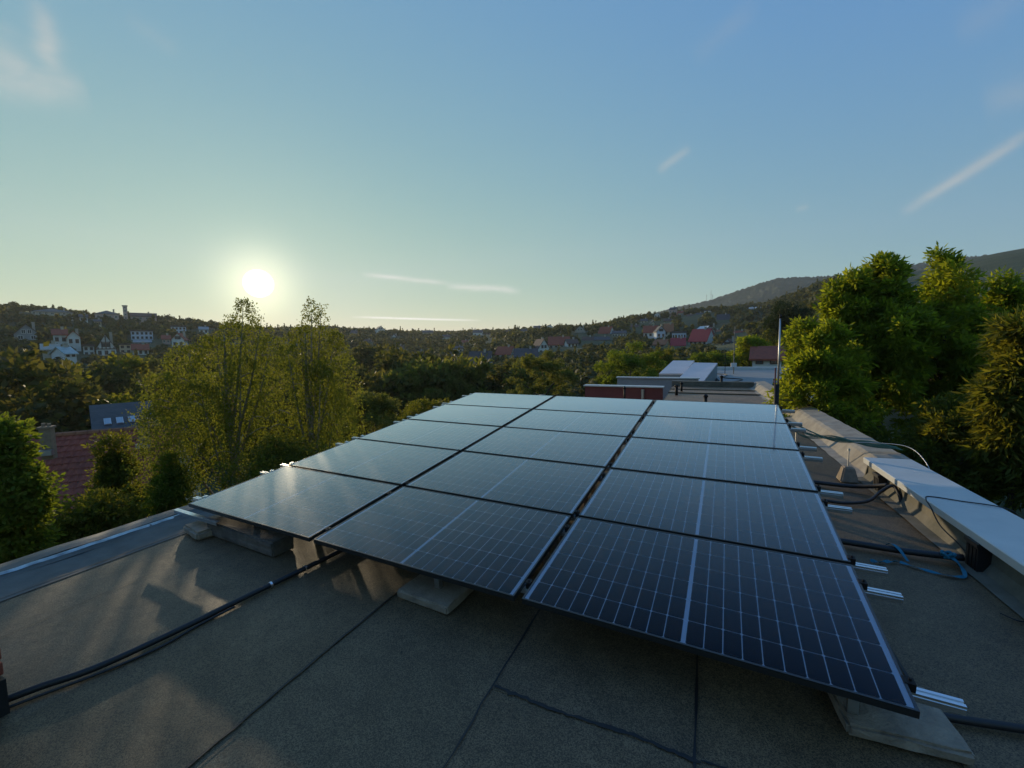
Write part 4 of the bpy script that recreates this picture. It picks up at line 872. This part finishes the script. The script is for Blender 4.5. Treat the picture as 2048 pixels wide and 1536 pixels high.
# ------------------------------------------------------------------ neighbouring terrace roofs beyond ours
zn = -.16
nb = MB().prism([(1.2, 22.2), (3.0, 19.6), (3.0, 14.6), (6.8, 14.6), (6.8, 35), (.6, 35)], -6, zn, 'z').obj('grey_roofed_house', M['white'])
tag(nb, 'neighbouring terrace house with a wide pale grey flat roof beyond the parapet', 'house')
MB().prism([(1.2, 22.2), (3.0, 19.6), (3.0, 14.6), (6.8, 14.6), (6.8, 35), (.6, 35)], zn + .004, zn + .06, 'z').obj('roof', M['roof_grey'], nb)
MB().box(.6, 6.8, 34.6, 35.1, zn + .062, zn + .26).obj('parapet', M['coping'], nb)
cable('roof_cable', 'dark cable lying in curves across the grey neighbouring roof', [(1.0, 29.5, zn + .08), (1.7, 28.6, zn + .08), (1.4, 26, zn + .08), (2.2, 25, zn + .08), (1.8, 23.5, zn + .08), (1.1, 22.6, zn + .08)], .03, M['black_plastic'])
def sheet_roof(label, c, r, wallh=2.5):
    P = [at(x, y, rr_) for (x, y), rr_ in zip(c, r)]
    n = (P[1] - P[0]).cross(P[3] - P[0]).normalized(); n = n if n.z > 0 else -n
    e = empty('sheet_roof', sum(P, Vector()) / 4); L_ = [p - e.location for p in P]
    tag(e, label, 'roof')
    o = obj('sheet', L_, [(0, 1, 2, 3)] if (L_[1] - L_[0]).cross(L_[3] - L_[0]).z > 0 else [(3, 2, 1, 0)], M['roof_white'], e); sm = o.modifiers.new('t', 'SOLIDIFY'); sm.thickness = .08; sm.offset = -1
    Q = [q - n * .1 for q in L_]; V = [tuple(q) for q in Q] + [(q.x, q.y, min(a_.z for a_ in Q) - wallh) for q in Q]
    obj('wall', V, [(0, 1, 5, 4), (1, 2, 6, 5), (2, 3, 7, 6), (3, 0, 4, 7)], M['grey'], e)
    return e
sheet_roof('white sloping sheet roof, the left of two beyond the terrace', [(1318, 747), (1368, 747), (1389, 721), (1346, 721)], (24, 24, 29, 29))
sheet_roof('pinkish white sloping sheet roof, the right of two beyond the terrace', [(1350, 764), (1406, 764), (1435, 726), (1388, 725)], (21, 21, 26.5, 26.5))
# oxblood walls and capping behind the rear left panels
ow = empty('oxblood_wall', (-2.6, 16.6, 0)); tag(ow, 'dark red wall with a pale metal cap behind the rear middle panels', 'wall')
MB().box(-1.5, 1.45, 0, .3, -6, .17).obj('wall', M['redwall'], ow); MB().box(-1.55, 1.5, -.06, .36, .17, .215).obj('cap', M['coping'], ow)
MB().tube([(.75, -.1, -5), (.75, -.1, .1)], .06, 8).obj('downpipe', M['steel'], ow)
lw = empty('capped_wall', (-1.9, 20.6, 0)); tag(lw, 'grey terrace wall with a thin bright metal cap, half a storey behind the dark red wall', 'wall')
MB().box(-1.6, 2.0, 0, .3, -6, .22).obj('wall', M['grey'], lw); MB().box(-1.65, 2.05, -.05, .35, .22, .27).obj('cap', M['coping'], lw)
# brown felt on the far end of our terrace with its upstand and vents
MB().box(-.9, 2.0, 11.2, 19.3, .012, .02).obj('felt_field', M['roof_brown'], roof)
MB().box(-.95, 2.1, 19.0, 19.35, .0, .24).obj('end_upstand', M['upstand'], roof)
MB().box(-.93, 2.0, 16.2, 16.26, .02, .06).obj('felt_lap', M['roof'], roof); MB().box(-.93, 2.0, 17.6, 17.66, .02, .055).obj('felt_lap', M['roof'], roof)
def vent(x, y, h, label, r=.05):
    e = empty('vent_pipe', (x, y, 0)); tag(e, label, 'vent pipe', 'vent pipes on the far felt roof'); MB().tube([(0, 0, 0), (0, 0, h)], r, 10).obj('pipe', M['black_metal'], e, True); MB().tube([(0, 0, h), (0, 0, h + .04), (0, 0, h + .08)], [r * 1.5, r * 1.5, r * .4], 10).obj('cowl', M['black_metal'], e, True)
vent(.25, 12.8, .30, 'black vent pipe nearest behind the panels on the far felt roof', .045); vent(-.62, 15.6, .32, 'black vent pipe at the left edge of the far felt roof', .05); vent(.95, 19.15, .42, 'grey vent pipe standing on the far upstand of the felt roof'); vent(-.5, 17.0, .3, 'thin vent pipe between the two farthest pipes', .04); vent(-2.05, 13.4, .42, 'thin light vent pipe before the dark red wall', .03)
bp_ = empty('bent_pipe', (2.75, 19.0, zn)); tag(bp_, 'black pipe bent at a right angle above the grey neighbouring roof', 'pipe')
MB().tube([(0, 0, .25), (0, 0, .52), (1.0, 0, .52), (1.0, 0, -.1)], .035, 8).obj('pipe', M['black_metal'], bp_)
an_ = empty('roof_pole', tuple(at(1467, 745, 30))); tag(an_, 'thin pole with a small white box at its foot on the grey roof', 'pole')
MB().tube([(0, 0, -.6), (0, 0, 2.9)], .03, 8).obj('pole', M['bark_pale'], an_); MB().box(-.16, .16, -.12, .12, .35, .6).obj('box', M['white'], an_)
an2 = empty('roof_antenna', tuple(at(1450, 742, 29))); tag(an2, 'spindly dark aerial on the grey roof beside the thin pole', 'aerial')
MB().tube([(0, 0, -.5), (0, 0, 1.3)], .02, 6).obj('pole', M['black_metal'], an2)
for k in range(5): MB().tube([(-.35 + .03 * k, 0, .5 + k * .15), (.35 - .03 * k, 0, .5 + k * .15)], .009, 5).obj('element', M['black_metal'], an2)
for k, (c, y) in enumerate(((1413, 599), (1422, 596), (1425, 599))):
    p = at(c, y, 1340); mt_ = MB().tube([(0, 0, -12), (0, 0, 15 + 7 * (k == 1))], [.6, .3], 5)
    e = empty('transmitter_mast', p); tag(e, ['leftmost far transmitter mast on the mountain ridge', 'tallest far transmitter mast on the mountain ridge', 'rightmost far transmitter mast on the mountain ridge'][k], 'mast', 'masts on the mountain ridge'); mt_.obj('pole', M['grey'], e); MB().tube([(0, 0, 9), (0, 0, 11)], 1.0, 6).obj('drum', M['grey'], e)

# ------------------------------------------------------------------ trees over the valley and slopes
KA = np.array([k[:3] for k in KEEP])
def free(x, y, m=0.0):
    return np.hypot(KA[:, 0] - x, KA[:, 1] - y).min() > 0 and not np.any(np.hypot(KA[:, 0] - x, KA[:, 1] - y) < KA[:, 2] + m)
HB = [(math.atan2(k[0], k[1]), k[3], math.atan(k[2] / k[3]), k[4], k[5]) for k in KEEP]
def blocks(x, y, ztop):
    """would a tree here hide the house standing behind it?"""
    a = math.atan2(x, y); r = math.hypot(x, y); s = (ztop - CAM.z) / r
    for ha, hr, hw, s0, s1 in HB:
        if r < hr + 3 and hr - r < 90 and abs(a - ha) < hw * .95 + 1.5 / r and s > s0 + (.22 if hr < 280 else .45) * (s1 - s0): return True
    return False
LT = ['dark leafy tree', 'slender leafy tree', 'olive green tree', 'spreading leafy tree', 'dark conifer', 'narrow dark conifer']
SECT = [(60, 'below the steep dark roofed house'), (160, 'below the two white houses'), (240, 'below the half-timbered gable'), (330, 'left of the broad birch'), (470, 'behind the broad birch'), (560, 'behind the sunlit birch strands'), (690, 'behind the slender birch'), (780, 'just right of the slender birch'), (860, 'above the sunlit thicket'), (940, 'below the reddish valley roof'), (1020, 'below the slate roofed white gable'), (1110, 'behind the pale-tipped rounded tree'), (1200, 'below the deep red roof'), (1300, 'behind the big yellow green tree'), (9999, 'below the red hill houses')]
def tree_label(x, y, k):
    px = 1024 + FPX * math.tan(math.atan2(x, y) - math.atan2(FW.x, FW.y)); r = math.hypot(x, y)
    return '%s in the valley wood, %s, %s' % (LT[k], next(t for c, t in SECT if px < c), 'nearest belt' if r < 80 else 'middle belt' if r < 120 else 'far belt')
GT = 'trees of the valley wood'
n_i = 0; tries = 0
a_lo, a_hi = math.atan2(ray(-40, 700).x, ray(-40, 700).y), math.atan2(ray(1620, 700).x, ray(1620, 700).y)
placed = []
while n_i < 230 and tries < 6000:
    tries += 1; a = rng.uniform(a_lo, a_hi); r = math.sqrt(rng.uniform(48 ** 2, 165 ** 2)); x, y = r * math.sin(a), r * math.cos(a)
    if not free(x, y, 2.5) or blocks(x, y, gz(x, y) + 6.5): continue
    if (gz(x, y) + 6.5 - CAM.z) / r > (-.045 if r < 110 else -.02): continue
    if any((x - q[0]) ** 2 + (y - q[1]) ** 2 < 22 for q in placed): continue
    if x > -2 and r < 75: continue
    placed.append((x, y)); k = int(rng.choice(6, p=[.28, .24, .14, .28, .06, 0])); s = rng.uniform(.75, 1.25) * (.85 if k > 3 else 1)
    e = empty('conifer_tree' if k > 3 else 'broadleaf_tree', (x, y, gz(x, y) - .3), rng.uniform(0, 6.28)); e.scale = (s, s, s * rng.uniform(.9, 1.15)); tag(e, tree_label(x, y, k), 'tree', GT)
    inst('crown', PR[k][0], e); inst('trunk', PR[k][1], e); n_i += 1
# trees lining the skyline and the far slope: one mass of small crowns
def small_tree(kind):
    if kind == 0:
        n = 46; d = rnd_dirs(n); d[:, 2] = np.abs(d[:, 2]) * 1.0 - .25 * rng.random(n); C = d * np.array([2.6, 2.6, 2.9]) * rng.uniform(.75, 1.1, n)[:, None] + np.array([0, 0, 2.6])
        A_ = unit(np.cross(d, rnd_dirs(n)) + rng.normal(size=(n, 3)) * .3); B_ = unit(np.cross(A_, d)); s = rng.uniform(.7, 1.2, n)
        return leaf_quads(C, A_ * s[:, None], B_ * (s * .8)[:, None])
    h = 8.5 if kind == 1 else 10.5; V, F = conifer_crown(h, 1.8 if kind == 1 else 1.0, 60, 1.5, .35); return V, F
protos = [small_tree(0) for _ in range(6)] + [small_tree(1) for _ in range(2)] + [small_tree(1) for _ in range(2)]
N2 = 5200; a2 = rng.uniform(a_lo, math.atan2(ray(1620, 700).x, ray(1620, 700).y), N2); r2 = np.sqrt(rng.uniform(52 ** 2, 230 ** 2, N2)); x2, y2 = r2 * np.sin(a2), r2 * np.cos(a2); z2 = terrain_z(x2, y2)
VV = []; FF = []; off = 0; cnt = 0
a_hi2 = math.atan2(ray(1760, 700).x, ray(1760, 700).y)
N = 8200; aR = rng.uniform(a_lo, a_hi2, N); rR = np.sqrt(rng.uniform(150 ** 2, 545 ** 2, N)); xs, ys_ = rR * np.sin(aR), rR * np.cos(aR); zs_ = terrain_z(xs, ys_)
for x, y, z, near_ in list(zip(xs, ys_, zs_, [0] * N)) + list(zip(x2, y2, z2, [1] * N2)):
    s = rng.uniform(.28, .6) if near_ else rng.uniform(.5, 1.0)
    if near_ and x > -2 and x * x + y * y < 5600: continue
    if not free(x, y, 1.0) or blocks(x, y, z + 5 * s): continue
    k = int(rng.integers(0, 6)) if rng.random() < .95 else int(rng.integers(6, 10)); V, F = protos[k]; an0 = rng.uniform(0, 6.28); c, q = math.cos(an0) * s, math.sin(an0) * s
    R_ = np.array([[c, -q, 0], [q, c, 0], [0, 0, s * rng.uniform(.85, 1.2)]]); VV.append(V @ R_.T + np.array([x, y, z - .4])); FF.append(F + off); off += len(V); cnt += 1
tag(obj('far_slope_wood', np.concatenate(VV), np.concatenate(FF), M['leaf_far']), 'mass of small trees covering the far slopes and the skyline', 'woodland', kind='stuff')

# ------------------------------------------------------------------ evening haze in the valley air
hz = bpy.data.materials.new('haze_air'); hz.use_nodes = True; hn = hz.node_tree; hn.nodes.clear()
pv_ = hn.nodes.new('ShaderNodeVolumePrincipled'); pv_.inputs['Color'].default_value = (.86, .88, .86, 1); pv_.inputs['Density'].default_value = HAZE; pv_.inputs['Anisotropy'].default_value = .3
ho = hn.nodes.new('ShaderNodeOutputMaterial'); hn.links.new(pv_.outputs[0], ho.inputs['Volume'])
hb = MB().box(-1900, 1900, -1900, 1900, -45, 420).obj('haze', hz); tag(hb, 'pale evening haze filling the valley air', 'haze', kind='stuff')
